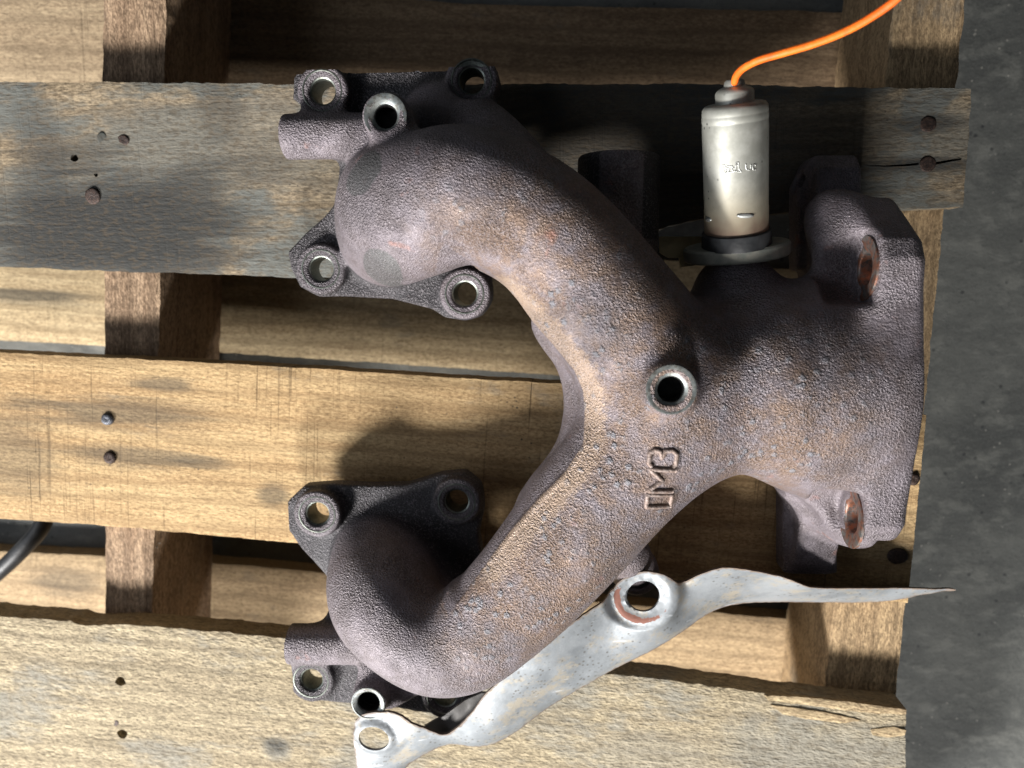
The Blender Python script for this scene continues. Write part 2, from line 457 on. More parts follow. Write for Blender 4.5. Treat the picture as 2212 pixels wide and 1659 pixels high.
def tube(path, rad, n=14, caps=True):
    """path Nx3 mm, rad scalar or array"""
    p = np.array(path, float); N = len(p); rad = np.broadcast_to(rad, (N,))
    t = np.gradient(p, axis=0); t /= np.linalg.norm(t, axis=1)[:, None]
    up = np.array([0, 0, 1.0]); v, f = [], []
    for i in range(N):
        s = np.cross(t[i], up); s /= np.linalg.norm(s) + 1e-9; w = np.cross(s, t[i])
        for k in range(n):
            a = 2 * math.pi * k / n; v.append(p[i] + rad[i] * (math.cos(a) * s + math.sin(a) * w))
    for i in range(N - 1):
        for k in range(n):
            j = (k + 1) % n; f.append([i * n + k, i * n + j, (i + 1) * n + j, (i + 1) * n + k])
    if caps:
        f.append(list(range(n))); f.append(list(range((N - 1) * n, N * n))[::-1])
    return np.array(v), f

def spline(pts, n=12):
    p = [np.array(q, float) for q in pts]; p = [2 * p[0] - p[1]] + p + [2 * p[-1] - p[-2]]
    out = []
    for i in range(1, len(p) - 2):
        for k in range(n):
            t = k / n; a, b, c, d = p[i - 1], p[i], p[i + 1], p[i + 2]
            out.append(0.5 * ((2 * b) + (-a + c) * t + (2 * a - 5 * b + 4 * c - d) * t * t + (-a + 3 * b - 3 * c + d) * t ** 3))
    out.append(p[-2]); return np.array(out)

# ================================================================== SETTING
Z_STR, Z_BOT, Z_FLOOR = -15.0, -86.0, -101.0       # top of stringers, top of bottom boards, floor
def make_floor():
    n = 120
    xs = np.linspace(-1500, 1500, n)
    X, Y = np.meshgrid(xs, xs)
    v = np.column_stack([X.ravel(), Y.ravel(), np.full(X.size, Z_FLOOR)])
    f = [[j * n + i, j * n + i + 1, (j + 1) * n + i + 1, (j + 1) * n + i] for j in range(n - 1) for i in range(n - 1)]
    o = mesh_obj('floor', v, f, M_FLOOR, origin=(0, 0, Z_FLOOR))
    tag(o, 'dark grey stained concrete floor beside and below the pallet', kind='structure')
make_floor()

# ================================================================== PALLET
pallet = reg(empty('wooden_pallet', (-30, -60, Z_FLOOR)), (-30, -60, Z_FLOOR))
tag(pallet, 'weathered wooden pallet with gaps between boards under the exhaust manifold', 'pallet')

def board(name, top_px, bot_px, z, thick, mat_kw, holes_px=(), slits=(), step=4.0, edge_noise=0.7, warp=0.5, label=None, parent=None, ang=None):
    """outline sighted at height z; top_px runs left to right, bot_px left to right. mat_kw: wood() settings with
    stains/grime given as sightings."""
    up = [P(x, y, z)[:2] for x, y in top_px]; lo = [P(x, y, z)[:2] for x, y in bot_px]
    poly = [tuple(p) for p in lo] + [tuple(p) for p in up[::-1]]
    poly = densify(poly, 2.6)
    seed = mat_kw.get('seed', 0)
    A = np.array(poly); c = A.mean(axis=0)
    P2 = []
    for (x, y) in poly:
        k = edge_noise
        P2.append((x + k * 0.5 * noise.noise(Vector((x * .16, y * .16, seed))) + k * .4 * noise.noise(Vector((x * .6, y * .6, seed + 5))),
                   y + k * 0.7 * noise.noise(Vector((x * .07, y * .3, seed + 9))) + k * .55 * noise.noise(Vector((x * .5, y * .5, seed + 3)))))
    poly = P2
    if ang is None:
        d = (up[-1] - up[0]) + (lo[-1] - lo[0]); ang = math.atan2(d[1], d[0])
    H = []
    for (hx, hy, r) in holes_px:
        q = P(hx, hy, z)[:2]
        H.append([(q[0] + (r * (1 + .12 * math.sin(3 * a + hx))) * math.cos(a), q[1] + r * .92 * math.sin(a)) for a in np.linspace(0, 2 * math.pi, 18)[:-1]])
    for s in slits:
        H.append([tuple(P(x, y, z)[:2]) for x, y in s])
    V, F, bnd = cdt_sheet(poly, H, step)
    zt = np.array([z + warp * noise.noise(Vector((x * .012, y * .03, seed))) + .22 * noise.noise(Vector((x * .05, y * .22, seed + 2))) for x, y in V])
    bset = {a for e in bnd for a in e}
    ob = poly_dist(V, poly)
    zt -= np.where(ob < 0.6, 0.55, 0.0)
    zb = np.full(len(V), z - thick)
    v, f = slab(V, F, bnd, zt, zb, rings=2)
    # work out stains in the board's own frame
    def loc(x, y):
        q = P(x, y, z)[:2] - c; cs, sn = math.cos(-ang), math.sin(-ang)
        return (q[0] * cs - q[1] * sn) * MM, (q[0] * sn + q[1] * cs) * MM
    kw = dict(mat_kw)
    kw['stains_shade'] = [(*loc(s[0], s[1]), s[2], s[3], s[4]) for s in mat_kw.get('stains_shade', ())]
    kw['grime_at'] = [(*loc(s[0], s[1]), s[2], s[3], s[4]) for s in mat_kw.get('grime_at', ())]
    mat = wood(name + '_wood', **kw)
    o = mesh_obj(name, v, f, mat, parent or pallet, origin=(c[0], c[1], z - thick), rotz=ang, sharp=50)
    if label: o['label'] = label
    return o

# --- deck boards
def stretch(a, b, t): return (a[0] + (b[0] - a[0]) * t, a[1] + (b[1] - a[1]) * t)

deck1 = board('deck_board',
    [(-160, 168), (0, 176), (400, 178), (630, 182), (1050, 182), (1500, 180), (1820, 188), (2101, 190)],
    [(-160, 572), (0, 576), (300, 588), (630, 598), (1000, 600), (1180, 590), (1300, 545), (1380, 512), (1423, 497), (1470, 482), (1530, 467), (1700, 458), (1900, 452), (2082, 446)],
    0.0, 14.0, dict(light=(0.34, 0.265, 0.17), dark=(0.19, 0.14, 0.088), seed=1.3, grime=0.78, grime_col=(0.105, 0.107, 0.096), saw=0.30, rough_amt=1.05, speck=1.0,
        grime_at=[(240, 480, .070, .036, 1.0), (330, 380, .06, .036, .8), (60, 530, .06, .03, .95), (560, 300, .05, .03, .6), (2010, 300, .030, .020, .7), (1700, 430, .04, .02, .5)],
        stains_shade=[(160, 530, .06, .02, .8), (2003, 268, .020, .005, .8), (2003, 355, .028, .005, .85), (240, 490, .085, .034, 1.0), (330, 540, .05, .02, .8), (420, 420, .02, .02, .6), (150, 340, .03, .012, .6), (480, 240, .015, .02, .45), (560, 360, .03, .012, .5), (1330, 300, .10, .07, .85), (1680, 330, .07, .06, .55), (90, 380, .02, .05, .5)]),  # the two widest patches paint in the shade of runner and sensor
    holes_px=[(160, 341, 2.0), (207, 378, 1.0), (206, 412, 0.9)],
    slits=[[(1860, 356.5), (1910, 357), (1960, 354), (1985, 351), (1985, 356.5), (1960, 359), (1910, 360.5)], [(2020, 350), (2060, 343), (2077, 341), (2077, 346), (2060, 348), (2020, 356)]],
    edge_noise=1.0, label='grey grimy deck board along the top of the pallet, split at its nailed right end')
deck2 = board('deck_board',
    [(-160, 755), (0, 762), (500, 786), (900, 811), (1210, 830), (1700, 872), (2002, 897)],
    [(-160, 1108), (0, 1121), (300, 1142), (620, 1172), (1100, 1218), (1600, 1268), (1962, 1304)],
    0.0, 14.5, dict(light=(0.47, 0.335, 0.175), dark=(0.34, 0.215, 0.102), seed=4.1, grime=0.22, grime_col=(0.20, 0.19, 0.16), saw=1.0, rough_amt=0.7, speck=1.0,
        stains_shade=[(275, 893, .060, .010, .6), (275, 985, .050, .008, .55), (440, 1000, .02, .004, .45), (1938, 1203, .012, .006, .4), (350, 830, .022, .005, .6), (30, 980, .03, .03, .45), (590, 1070, .010, .008, .6), (60, 870, .02, .006, .35)]),
    holes_px=[], edge_noise=0.6, label='golden tan deck board with saw marks running under the lower bolt flange')
deck3 = board('deck_board',
    [(-160, 1318), (0, 1331), (150, 1344), (175, 1352), (300, 1352), (595, 1377), (1000, 1420), (1400, 1466), (1640, 1497), (1680, 1506), (1760, 1512), (1850, 1522), (1956, 1532)],
    [(-160, 1672), (0, 1680), (600, 1720), (1200, 1776), (1955, 1850)],
    0.0, 15.5, dict(light=(0.42, 0.35, 0.23), dark=(0.28, 0.225, 0.145), seed=7.7, grime=0.55, grime_col=(0.20, 0.19, 0.16), saw=0.12, rough_amt=2.6, speck=0.8, gscale=14.0,
        grime_at=[(1750, 1640, .06, .03, .8), (597, 1615, .010, .008, .8), (1400, 1640, .05, .02, .5)],
        stains_shade=[(597, 1612, .010, .006, .75)]),
    holes_px=[(261, 1471, 2.9), (264, 1586, 2.9)], edge_noise=1.3, label='pale weathered deck board with rough grain along the bottom of the photo')

def nail(x, y, z, r, parent, mat, proud=0.5, ell=1.0):
    c = P(x, y, z)
    v, f = lathe([(r * 1.02, -1.2), (r, proud * .4), (r * .82, proud * .9), (r * .45, proud), (r * .12, proud * .85), (0.01, proud * .8)], 18)
    a = random.uniform(0, 6)
    for i in range(len(v)):
        v[i, 2] += .18 * noise.noise(Vector((v[i, 0] * .9 + x, v[i, 1] * .9, 0)))
        v[i, :2] *= 1 + .06 * noise.noise(Vector((v[i, 0] * .5 + y, v[i, 1] * .5, 4)))
    v[:, 0] *= ell
    v = orient(v, c, (random.uniform(-.12, .12), random.uniform(-.12, .12), 1))
    mesh_obj('nail', v, f, mat, parent)
nail(2005, 268, 0, 3.5, deck1, M_NAIL, .35); nail(2004, 354, 0, 3.6, deck1, M_NAIL, .3)
nail(200, 424, 0.2, 3.9, deck1, M_NAIL, .35); nail(266, 303, 0, 2.5, deck1, M_NAIL, .3, 1.3); nail(221, 300, 0.1, 3.3, deck1, M_HEX, .1, .75)
nail(233, 905, 0, 3.2, deck2, M_NAILB, 1.7); nail(238, 988, 0, 3.3, deck2, M_NAIL, 1.3)
nail(1972, 1034, 0, 3.2, deck2, M_NAIL, 1.5); nail(1938, 1201, 0, 4.1, deck2, M_NAIL, 1.0, 1.2)
nail(249, 1561, 0, 2.0, deck3, M_NAIL, .15)

# splinters lifting off the chipped edge of the lowest deck board
def splinter(px, z, h, parent, mat, seed):
    pts = [P(x, y, z)[:2] for x, y in px]
    poly = densify([tuple(p) for p in pts], 2.0)
    poly = [(x + .5 * noise.noise(Vector((x * .4, y * .4, seed))), y + .5 * noise.noise(Vector((x * .4, y * .4, seed + 4)))) for x, y in poly]
    V, F, bnd = cdt_sheet(poly, [], 2.5)
    dd = poly_dist(V, poly)
    zt = z + h * np.clip(dd / 3.0, 0.25, 1) + np.array([.4 * noise.noise(Vector((x * .15, y * .5, seed))) for x, y in V])
    v, f = slab(V, F, bnd, zt, np.full(len(V), z - 1.5), 1)
    mesh_obj('splinter', v, f, mat, parent, rotz=-.1, sharp=50)
M_SPL = wood('splinter_wood', (0.50, 0.40, 0.24), (0.30, 0.21, 0.12), seed=9.0, grime=0.1, saw=0.0, rough_amt=1.4, speck=.3)
splinter([(1650, 1502), (1720, 1504), (1800, 1512), (1880, 1522), (1957, 1532), (1957, 1543), (1880, 1540), (1800, 1530), (1720, 1520), (1660, 1512)], 0.0, 1.2, deck3, M_SPL, 1)
splinter([(1665, 1522), (1720, 1530), (1790, 1540), (1860, 1556), (1820, 1562), (1740, 1552), (1690, 1542)], 0.2, .7, deck3, M_SPL, 2)
splinter([(1880, 1575), (1930, 1570), (1957, 1577), (1955, 1588), (1915, 1592), (1885, 1588)], 0.2, 1.0, deck3, M_SPL, 3)

# --- stringers
def stringer(tp, tq, bp, bq, mat_kw, label, z=Z_STR):
    # tp..: left edge top/bottom sightings and right edge top/bottom sightings
    board_pts_top = [tp, bp]; board_pts_bot = [tq, bq]
    a, b, c, d = [P(*q, z)[:2] for q in (tp, bp, bq, tq)]
    ext = 0.55
    def lerp(p, q, t): return p + (q - p) * t
    A, D = lerp(a, d, -ext), lerp(a, d, 1 + ext); B, C_ = lerp(b, c, -ext), lerp(b, c, 1 + ext)
    poly = densify([tuple(A), tuple(D), tuple(C_), tuple(B)], 3.0)
    seed = mat_kw['seed']
    poly = [(x + .9 * noise.noise(Vector((x * .05, y * .09, seed))) + .5 * noise.noise(Vector((x * .5, y * .5, seed))), y) for x, y in poly]
    V, F, bnd = cdt_sheet(poly, [], 3.5)
    zt = np.array([z + .5 * noise.noise(Vector((x * .1, y * .03, seed))) for x, y in V])
    zt -= np.where(poly_dist(V, poly) < .6, .6, 0)
    v, f = slab(V, F, bnd, zt, np.full(len(V), Z_BOT), rings=5)
    cen = (A + D + B + C_) / 4; dr = D - A
    ang = math.atan2(dr[1], dr[0])
    o = mesh_obj('stringer', v, f, wood('stringer_wood', **mat_kw), pallet, origin=(cen[0], cen[1], Z_BOT), rotz=ang, sharp=50)
    o['label'] = label
    return o
stringer((222, 90), (227, 1300), (355, 90), (328, 1300),
    dict(light=(0.36, 0.255, 0.165), dark=(0.20, 0.13, 0.08), seed=11.2, grime=.2, saw=0.1, rough_amt=2.2, speck=.5, fibre=2.0),
    'rough sawn stringer beneath the left part of the deck boards')
stringer((1922, 90), (1787, 1450), (2077, 90), (1941, 1450),
    dict(light=(0.40, 0.285, 0.16), dark=(0.25, 0.17, 0.095), seed=14.9, grime=.3, saw=0.15, rough_amt=1.4, speck=.7, fibre=1.4),
    'brown stringer under the right ends of the deck boards')

# --- bottom boards
bkw = dict(grime=.2, saw=.35, rough_amt=.6, speck=.5)
board('bottom_board', [(-150, -60), (200, -58), (268, -56)], [(-150, 280), (200, 283), (268, 284)], Z_BOT, 14.0,
      dict(light=(0.43, 0.33, 0.21), dark=(0.31, 0.225, 0.14), seed=19.0, grime=.2, saw=.6, rough_amt=.7, speck=.4), label='pale bottom board in the upper left corner with saw marks', warp=.2)
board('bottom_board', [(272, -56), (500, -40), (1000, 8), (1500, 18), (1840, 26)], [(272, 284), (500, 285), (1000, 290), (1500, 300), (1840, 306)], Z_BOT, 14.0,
      dict(light=(0.25, 0.175, 0.105), dark=(0.16, 0.105, 0.062), seed=21.0, **bkw), label='bottom board seen through the gap at the top edge, its shade painted as dark brown', warp=.2)  # wood darkened to carry the shade of this gap
board('bottom_board', [(-150, 500), (300, 505), (800, 512), (1400, 560), (1830, 590)], [(-150, 727), (0, 735), (222, 747), (500, 763), (800, 783), (1210, 811), (1600, 838), (1830, 856)], Z_BOT, 14.0,
      dict(light=(0.48, 0.375, 0.225), dark=(0.34, 0.245, 0.135), seed=24.0, stains_shade=[(60, 640, .05, .006, .7)], **bkw), label='bottom board seen through the gap between the grey and the golden deck boards', warp=.2)
board('bottom_board', [(-150, 1182), (0, 1192), (300, 1205), (600, 1228), (1100, 1285), (1700, 1338), (1800, 1347)], [(-150, 1520), (600, 1560), (1200, 1600), (1800, 1660)], Z_BOT, 14.0,
      dict(light=(0.44, 0.325, 0.19), dark=(0.30, 0.21, 0.12), seed=27.0, stains_shade=[(140, 1260, .03, .012, .5)], **bkw), label='lit bottom board in the gap above the lowest deck board', warp=.2)

# ================================================================== CASTING (signed distance field -> mesh)
LIFT = 12.0                                    # the port faces stand this far above the deck
RSC = 0.963
def PM(x, y, z):
    q = P(x, y, z + LIFT); q[2] = z
    return q
VOX = 1.0
LO = np.array([-134.0, -214.0, -13.0]); HI = np.array([138.0, 90.0, 82.0])
NX, NY, NZ = (np.ceil((HI - LO) / VOX).astype(int) + 1)
FLD = np.full((NX, NY, NZ), 60.0, np.float32)
GX = (LO[0] + np.arange(NX) * VOX).astype(np.float32)
GY = (LO[1] + np.arange(NY) * VOX).astype(np.float32)
GZ = (LO[2] + np.arange(NZ) * VOX).astype(np.float32)

def box_slices(lo, hi):
    s = []
    for i, n in zip(range(3), (NX, NY, NZ)):
        a = int(max(0, math.floor((lo[i] - LO[i]) / VOX))); b = int(min(n, math.ceil((hi[i] - LO[i]) / VOX) + 1))
        s.append(slice(a, max(a, b)))
    return tuple(s)

def smin(a, b, k):
    if k <= 0: return np.minimum(a, b)
    h = np.maximum(k - np.abs(a - b), 0) / k
    return np.minimum(a, b) - h * h * k * 0.25

def apply(lo, hi, fn, k=3.0, sub=False):
    m = k + 3.0
    s = box_slices(np.array(lo) - m, np.array(hi) + m)
    X = GX[s[0]][:, None, None]; Y = GY[s[1]][None, :, None]; Z = GZ[s[2]][None, None, :]
    if X.size == 0 or Y.size == 0 or Z.size == 0: return
    d = fn(X, Y, Z).astype(np.float32)
    if sub: FLD[s] = -smin(-FLD[s], d, k)
    else: FLD[s] = smin(FLD[s], d, k)

def seg(a, b, ra, rb):
    a = np.array(a, np.float32); b = np.array(b, np.float32); ab = b - a; L = float(ab @ ab) + 1e-6
    def fn(X, Y, Z):
        t = np.clip(((X - a[0]) * ab[0] + (Y - a[1]) * ab[1] + (Z - a[2]) * ab[2]) / L, 0, 1)
        return np.sqrt((X - a[0] - t * ab[0]) ** 2 + (Y - a[1] - t * ab[1]) ** 2 + (Z - a[2] - t * ab[2]) ** 2) - (ra + (rb - ra) * t)
    r = max(ra, rb)
    return np.minimum(a, b) - r, np.maximum(a, b) + r, fn

def chain(pts, k=8.0, n=4, kin=2.0):
    """pts (px,py,z,r): one pipe, built on its own then blended in"""
    q = [(*PM(x, y, z), r * RSC) for x, y, z, r in pts]
    sp = spline(q, n)
    lo = (sp[:, :3] - sp[:, 3:4]).min(axis=0); hi = (sp[:, :3] + sp[:, 3:4]).max(axis=0)
    segs = [seg(sp[i][:3], sp[i + 1][:3], sp[i][3], sp[i + 1][3]) for i in range(len(sp) - 1)]
    def fn(X, Y, Z):
        d = None
        for s in segs:
            e = s[2](X, Y, Z); d = e if d is None else smin(d, e, kin)
        return d
    apply(lo, hi, fn, k)
    return sp

def cyl(c, axis, r, h0, h1, k=3.0, sub=False, rnd=0.8):
    c = np.array(c, float); ax = np.array(axis, float); ax /= np.linalg.norm(ax)
    e0, e1 = c + ax * h0, c + ax * h1
    def fn(X, Y, Z):
        t = (X - c[0]) * ax[0] + (Y - c[1]) * ax[1] + (Z - c[2]) * ax[2]
        rad = np.sqrt(np.maximum((X - c[0] - t * ax[0]) ** 2 + (Y - c[1] - t * ax[1]) ** 2 + (Z - c[2] - t * ax[2]) ** 2, 0)) - r + rnd
        ht = np.abs(t - (h0 + h1) / 2) - (h1 - h0) / 2 + rnd
        return np.minimum(np.maximum(rad, ht), 0) + np.sqrt(np.maximum(rad, 0) ** 2 + np.maximum(ht, 0) ** 2) - rnd
    apply(np.minimum(e0, e1) - r, np.maximum(e0, e1) + r, fn, k, sub)

def polysdf2(U, V, poly):
    shp = np.broadcast(U, V).shape; U = np.broadcast_to(U, shp).ravel(); V = np.broadcast_to(V, shp).ravel()
    pts = np.column_stack([U, V]).astype(float)
    d = poly_dist(pts, poly); ins = poly_inside(pts, poly)
    return np.where(ins, -d, d).reshape(shp).astype(np.float32)

def extr(d2, w, rnd):
    a = d2 + rnd; b = w + rnd
    return np.minimum(np.maximum(a, b), 0) + np.sqrt(np.maximum(a, 0) ** 2 + np.maximum(b, 0) ** 2) - rnd

def plate_z(poly_px, z0, z1, k=3.0, rnd=1.5, zs=None):
    poly = [tuple(PM(x, y, zs if zs is not None else z1)[:2]) for x, y in poly_px]
    A = np.array(poly)
    def fn(X, Y, Z):
        d2 = polysdf2(X[:, :, 0], Y[:, :, 0], poly)[:, :, None]
        return extr(d2, np.abs(Z - (z0 + z1) / 2) - (z1 - z0) / 2, rnd)
    apply((*A.min(axis=0), z0), (*A.max(axis=0), z1), fn, k)

def plate_x(poly_yz, x0, x1, k=3.0, rnd=2.0, sub=False):
    A = np.array(poly_yz)
    def fn(X, Y, Z):
        d2 = polysdf2(Y[0, :, :], Z[0, :, :], poly_yz)[None, :, :]
        return extr(d2, np.abs(X - (x0 + x1) / 2) - (x1 - x0) / 2, rnd)
    apply((x0, *A.min(axis=0)), (x1, *A.max(axis=0)), fn, k, sub)

# runners ----------------------------------------------------------------
chain([(850, 430, 2, 24), (856, 436, 20, 25.5), (872, 442, 34, 26.5), (930, 428, 41, 26.5), (1000, 420, 44, 27.0), (1090, 450, 45, 26.8), (1198, 522, 46, 26.6), (1326, 680, 45, 29), (1440, 830, 42, 31)], 8)
chain([(838, 512, 2, 22), (845, 506, 20, 23), (872, 488, 34, 23.5), (940, 455, 41, 24)], 8)
chain([(840, 1240, 0, 24), (832, 1258, 14, 24.5), (832, 1292, 28, 24), (870, 1348, 37, 23), (940, 1386, 41, 22.8), (1010, 1376, 43, 23), (1080, 1318, 44, 24), (1150, 1246, 45, 25.4), (1240, 1138, 45, 27.2), (1330, 1030, 45, 28), (1440, 910, 42, 31)], 8)
chain([(806, 1150, -4, 17), (814, 1190, 8, 20), (818, 1240, 18, 21.5), (834, 1300, 28, 22)], 10)
chain([(880, 1190, -6, 20), (930, 1270, -2, 21), (985, 1320, 8, 18)], 10)
chain([(955, 268, 4, 20), (1040, 320, 14, 19), (1120, 400, 26, 18)], 8)                    # low bulge behind the small boss
chain([(1420, 868, 40, 31), (1540, 845, 35, 34.5), (1660, 835, 33, 36), (1790, 842, 33, 33.5), (1880, 850, 31, 28)], 12)
chain([(1690, 790, 32, 30), (1770, 700, 31, 20), (1828, 605, 18, 13)], 12)
chain([(1700, 880, 32, 30), (1780, 980, 32, 20), (1822, 1080, 20, 13)], 10)
plate_z([(1694, 1010), (1800, 1010), (1850, 1150), (1795, 1165), (1735, 1120), (1694, 1075)], -4, 20, 8, 4.0, 18)
chain([(1700, 850, 40, 30), (1900, 850, 42, 19)], 12)
chain([(1590, 640, 24, 19), (1600, 720, 28, 22)], 10)                                       # sensor bung
chain([(1205, 700, 28, 13), (1262, 775, 25, 14), (1286, 880, 23, 15), (1256, 985, 25, 14), (1175, 1085, 28, 13)], 8)   # inner wall of the fork
# dark stub under the upper runner
cyl(PM(1335, 445, 18), (0, 1, 0), 17.5, -30, 21, 6, rnd=2.0)
# cast web under the lower side of the collector
# port flanges -------------------------------------------------------------
FA = [(634, 215), (636, 170), (655, 142), (690, 129), (740, 130), (800, 137), (880, 131), (960, 117), (1000, 107), (1040, 110), (1068, 138), (1076, 180), (1062, 222), (1050, 300), (1040, 420), (1040, 540), (1062, 600), (1060, 645), (1040, 680), (1005, 692), (962, 686), (935, 668), (850, 646), (740, 640), (690, 641), (650, 620), (630, 580), (623, 545), (660, 505), (700, 470), (727, 440), (735, 390), (735, 300), (690, 255)]
FB = [(612, 1112), (624, 1080), (658, 1048), (720, 1043), (800, 1047), (880, 1045), (955, 1022), (1005, 1018), (1038, 1045), (1046, 1100), (1035, 1150), (1060, 1300), (1058, 1420), (1040, 1505), (1000, 1548), (900, 1535), (850, 1525), (740, 1516), (690, 1511), (640, 1500), (619, 1468), (618, 1420), (700, 1345), (713, 1310), (712, 1248), (650, 1180), (616, 1130)]
plate_z(FA, 1.0, 10.0, 5, 1.5, 8)
plate_z(FB, 1.0, 10.0, 5, 1.5, 8)
SEATS_A = [(695, 195, 17), (1018, 172, 17), (692, 581, 15), (1003, 635, 17)]
SEATS_B = [(684, 1112, 16), (986, 1085, 15), (671, 1472, 14), (960, 1508, 14)]
SEAT_R, HOLE_R, BOSS_R = 8.9, 5.2, 11.4
for (x, y, z) in SEATS_A + SEATS_B:
    c = PM(x, y, z)
    cyl((c[0], c[1], 0), (0, 0, 1), BOSS_R, 1, z, 2.0, rnd=1.2)
# pipe stubs pointing left
cA = PM(615, 295, 17); cyl((cA[0], cA[1], 16.0), (1, 0.0, 0), 9.7, 0.0, 50, 6, rnd=0.5)
cB = PM(599, 1391, 14); cyl((cB[0], cB[1], 13.5), (1, 0.03, 0), 9.6, 0.0, 46, 6, rnd=0.5)
# posts
pA = PM(832, 250, 46); cyl((pA[0], pA[1], 0), (0, 0, 1), 9.6, 2, 46, 5, rnd=0.9)
chain([(850, 300, 38, 8), (905, 350, 34, 10)], 5)
pB = PM(795, 1520, 29); cyl((pB[0], pB[1], 0), (0.0, 0, 1), 8.5, 2, 29, 3, rnd=0.9)
plate_z([(778, 1425), (905, 1450), (925, 1490), (850, 1530), (760, 1525)], 2, 22, 3, 2, 20)
pC = PM(1450, 842, 78); cyl((pC[0], pC[1], 50), (0, 0, 1), 10.0, 0, 28, 5, rnd=0.9)
pD = PM(1377, 1243, 14); cyl((pD[0], pD[1], 0), (0, 0, 1), 9.2, 0, 14, 6, rnd=0.9)
chain([(1345, 1190, 24, 12), (1370, 1230, 8, 10)], 6)
# outlet flange
FC_X0, FC_X1 = 113.5, 132.8
plate_x([(33, -8), (32, 30), (23, 44), (15, 56), (7, 60.5), (-96, 60.5), (-103, 55), (-107, 36), (-115, 10), (-116, -8)], FC_X0, FC_X1, 6, 5.0)
plate_x([(53, -11.7), (53, 2), (47, 8), (27, 11), (20, 24), (0, 30), (-80, 30), (-112, 14), (-133, 6), (-138, 1), (-138, -11.7)], 106.5, 126.0, 4, 2.0)
chain([(1800, 470, 22, 12), (1815, 530, 28, 11)], 8)
chain([(1880, 560, 24, 10), (1888, 640, 30, 12), (1892, 730, 43, 16), (1895, 850, 44, 17), (1882, 970, 43, 16), (1865, 1060, 30, 12), (1855, 1130, 24, 10)], 12)
chain([(1765, 765, 34, 24), (1810, 850, 37, 27), (1765, 935, 34, 24)], 14)
plate_z([(1692, 1040), (1760, 1030), (1800, 1130), (1811, 1240), (1692, 1240)], -11.6, 3, 4, 2.0, 3)
plate_z([(1722, 400), (1747, 350), (1835, 350), (1835, 560), (1722, 585)], -11.6, 3, 4, 2.0, 3)
# spot faces and bolt holes of the outlet flange
FS = [PM(1866, 580, 45), PM(1846, 1117, 45)]
FSX = [115.0, 116.0]
for c, fx in zip(FS, FSX):
    cyl((fx, c[1], 45), (-1, 0, 0), 13.2, 0, 15, 3.0, True, 1.0)
    plate_x([(c[1] - 13.0, 45), (c[1] + 13.0, 45), (c[1] + 13.0, 95), (c[1] - 13.0, 95)], fx - 15, fx, 3.0, 1.0, True)
    cyl((fx, c[1], 45), (1, 0, 0), 7.0, -1, 40, 0.0, True, 0.1)
# ear bolt holes
cyl((100, 42, -2), (1, 0, 0), 4.5, 0, 40, 0, True, 0.1)
# bolt holes, spot faces
for (x, y, z) in SEATS_A + SEATS_B:
    c = PM(x, y, z)
    cyl((c[0], c[1], z - 0.6), (0, 0, 1), SEAT_R + 0.4, 0, 26, 0.6, True, 0.2)
    cyl((c[0], c[1], 0), (0, 0, 1), HOLE_R + 0.7, -10, 40, 0, True, 0.1)
for c, z, r in ((pA, 46, 5.2), (pB, 29, 5.5), (pC, 78, 5.3), (pD, 14, 5.5)):
    cyl((c[0], c[1], z), (0, 0, 1), r + 0.4, -9, 4, 0, True, 0.1)
# gas way through the outlet
cyl((60, -45, 33), (1, 0, 0), 24, 0, 100, 1.0, True, 0.5)
FLD = np.maximum(FLD, (GX - 132.8)[:, None, None]).astype(np.float32)
# flat machined underside
FLD = np.maximum(FLD, np.where(GX[:, None, None] < 70, 1.0 - GZ[None, None, :], -11.6 - GZ[None, None, :])).astype(np.float32)
# spigots under the two port faces, they carry the casting on the boards
for q in (PM(862, 455, 0), PM(850, 1235, 0)):
    cyl((q[0], q[1], 0), (0, 0, 1), 19.0, -11.6, 3, 1.0, rnd=0.6)
    cyl((q[0], q[1], 0), (0, 0, 1), 15.5, -20, 2, 0.5, True, 0.2)

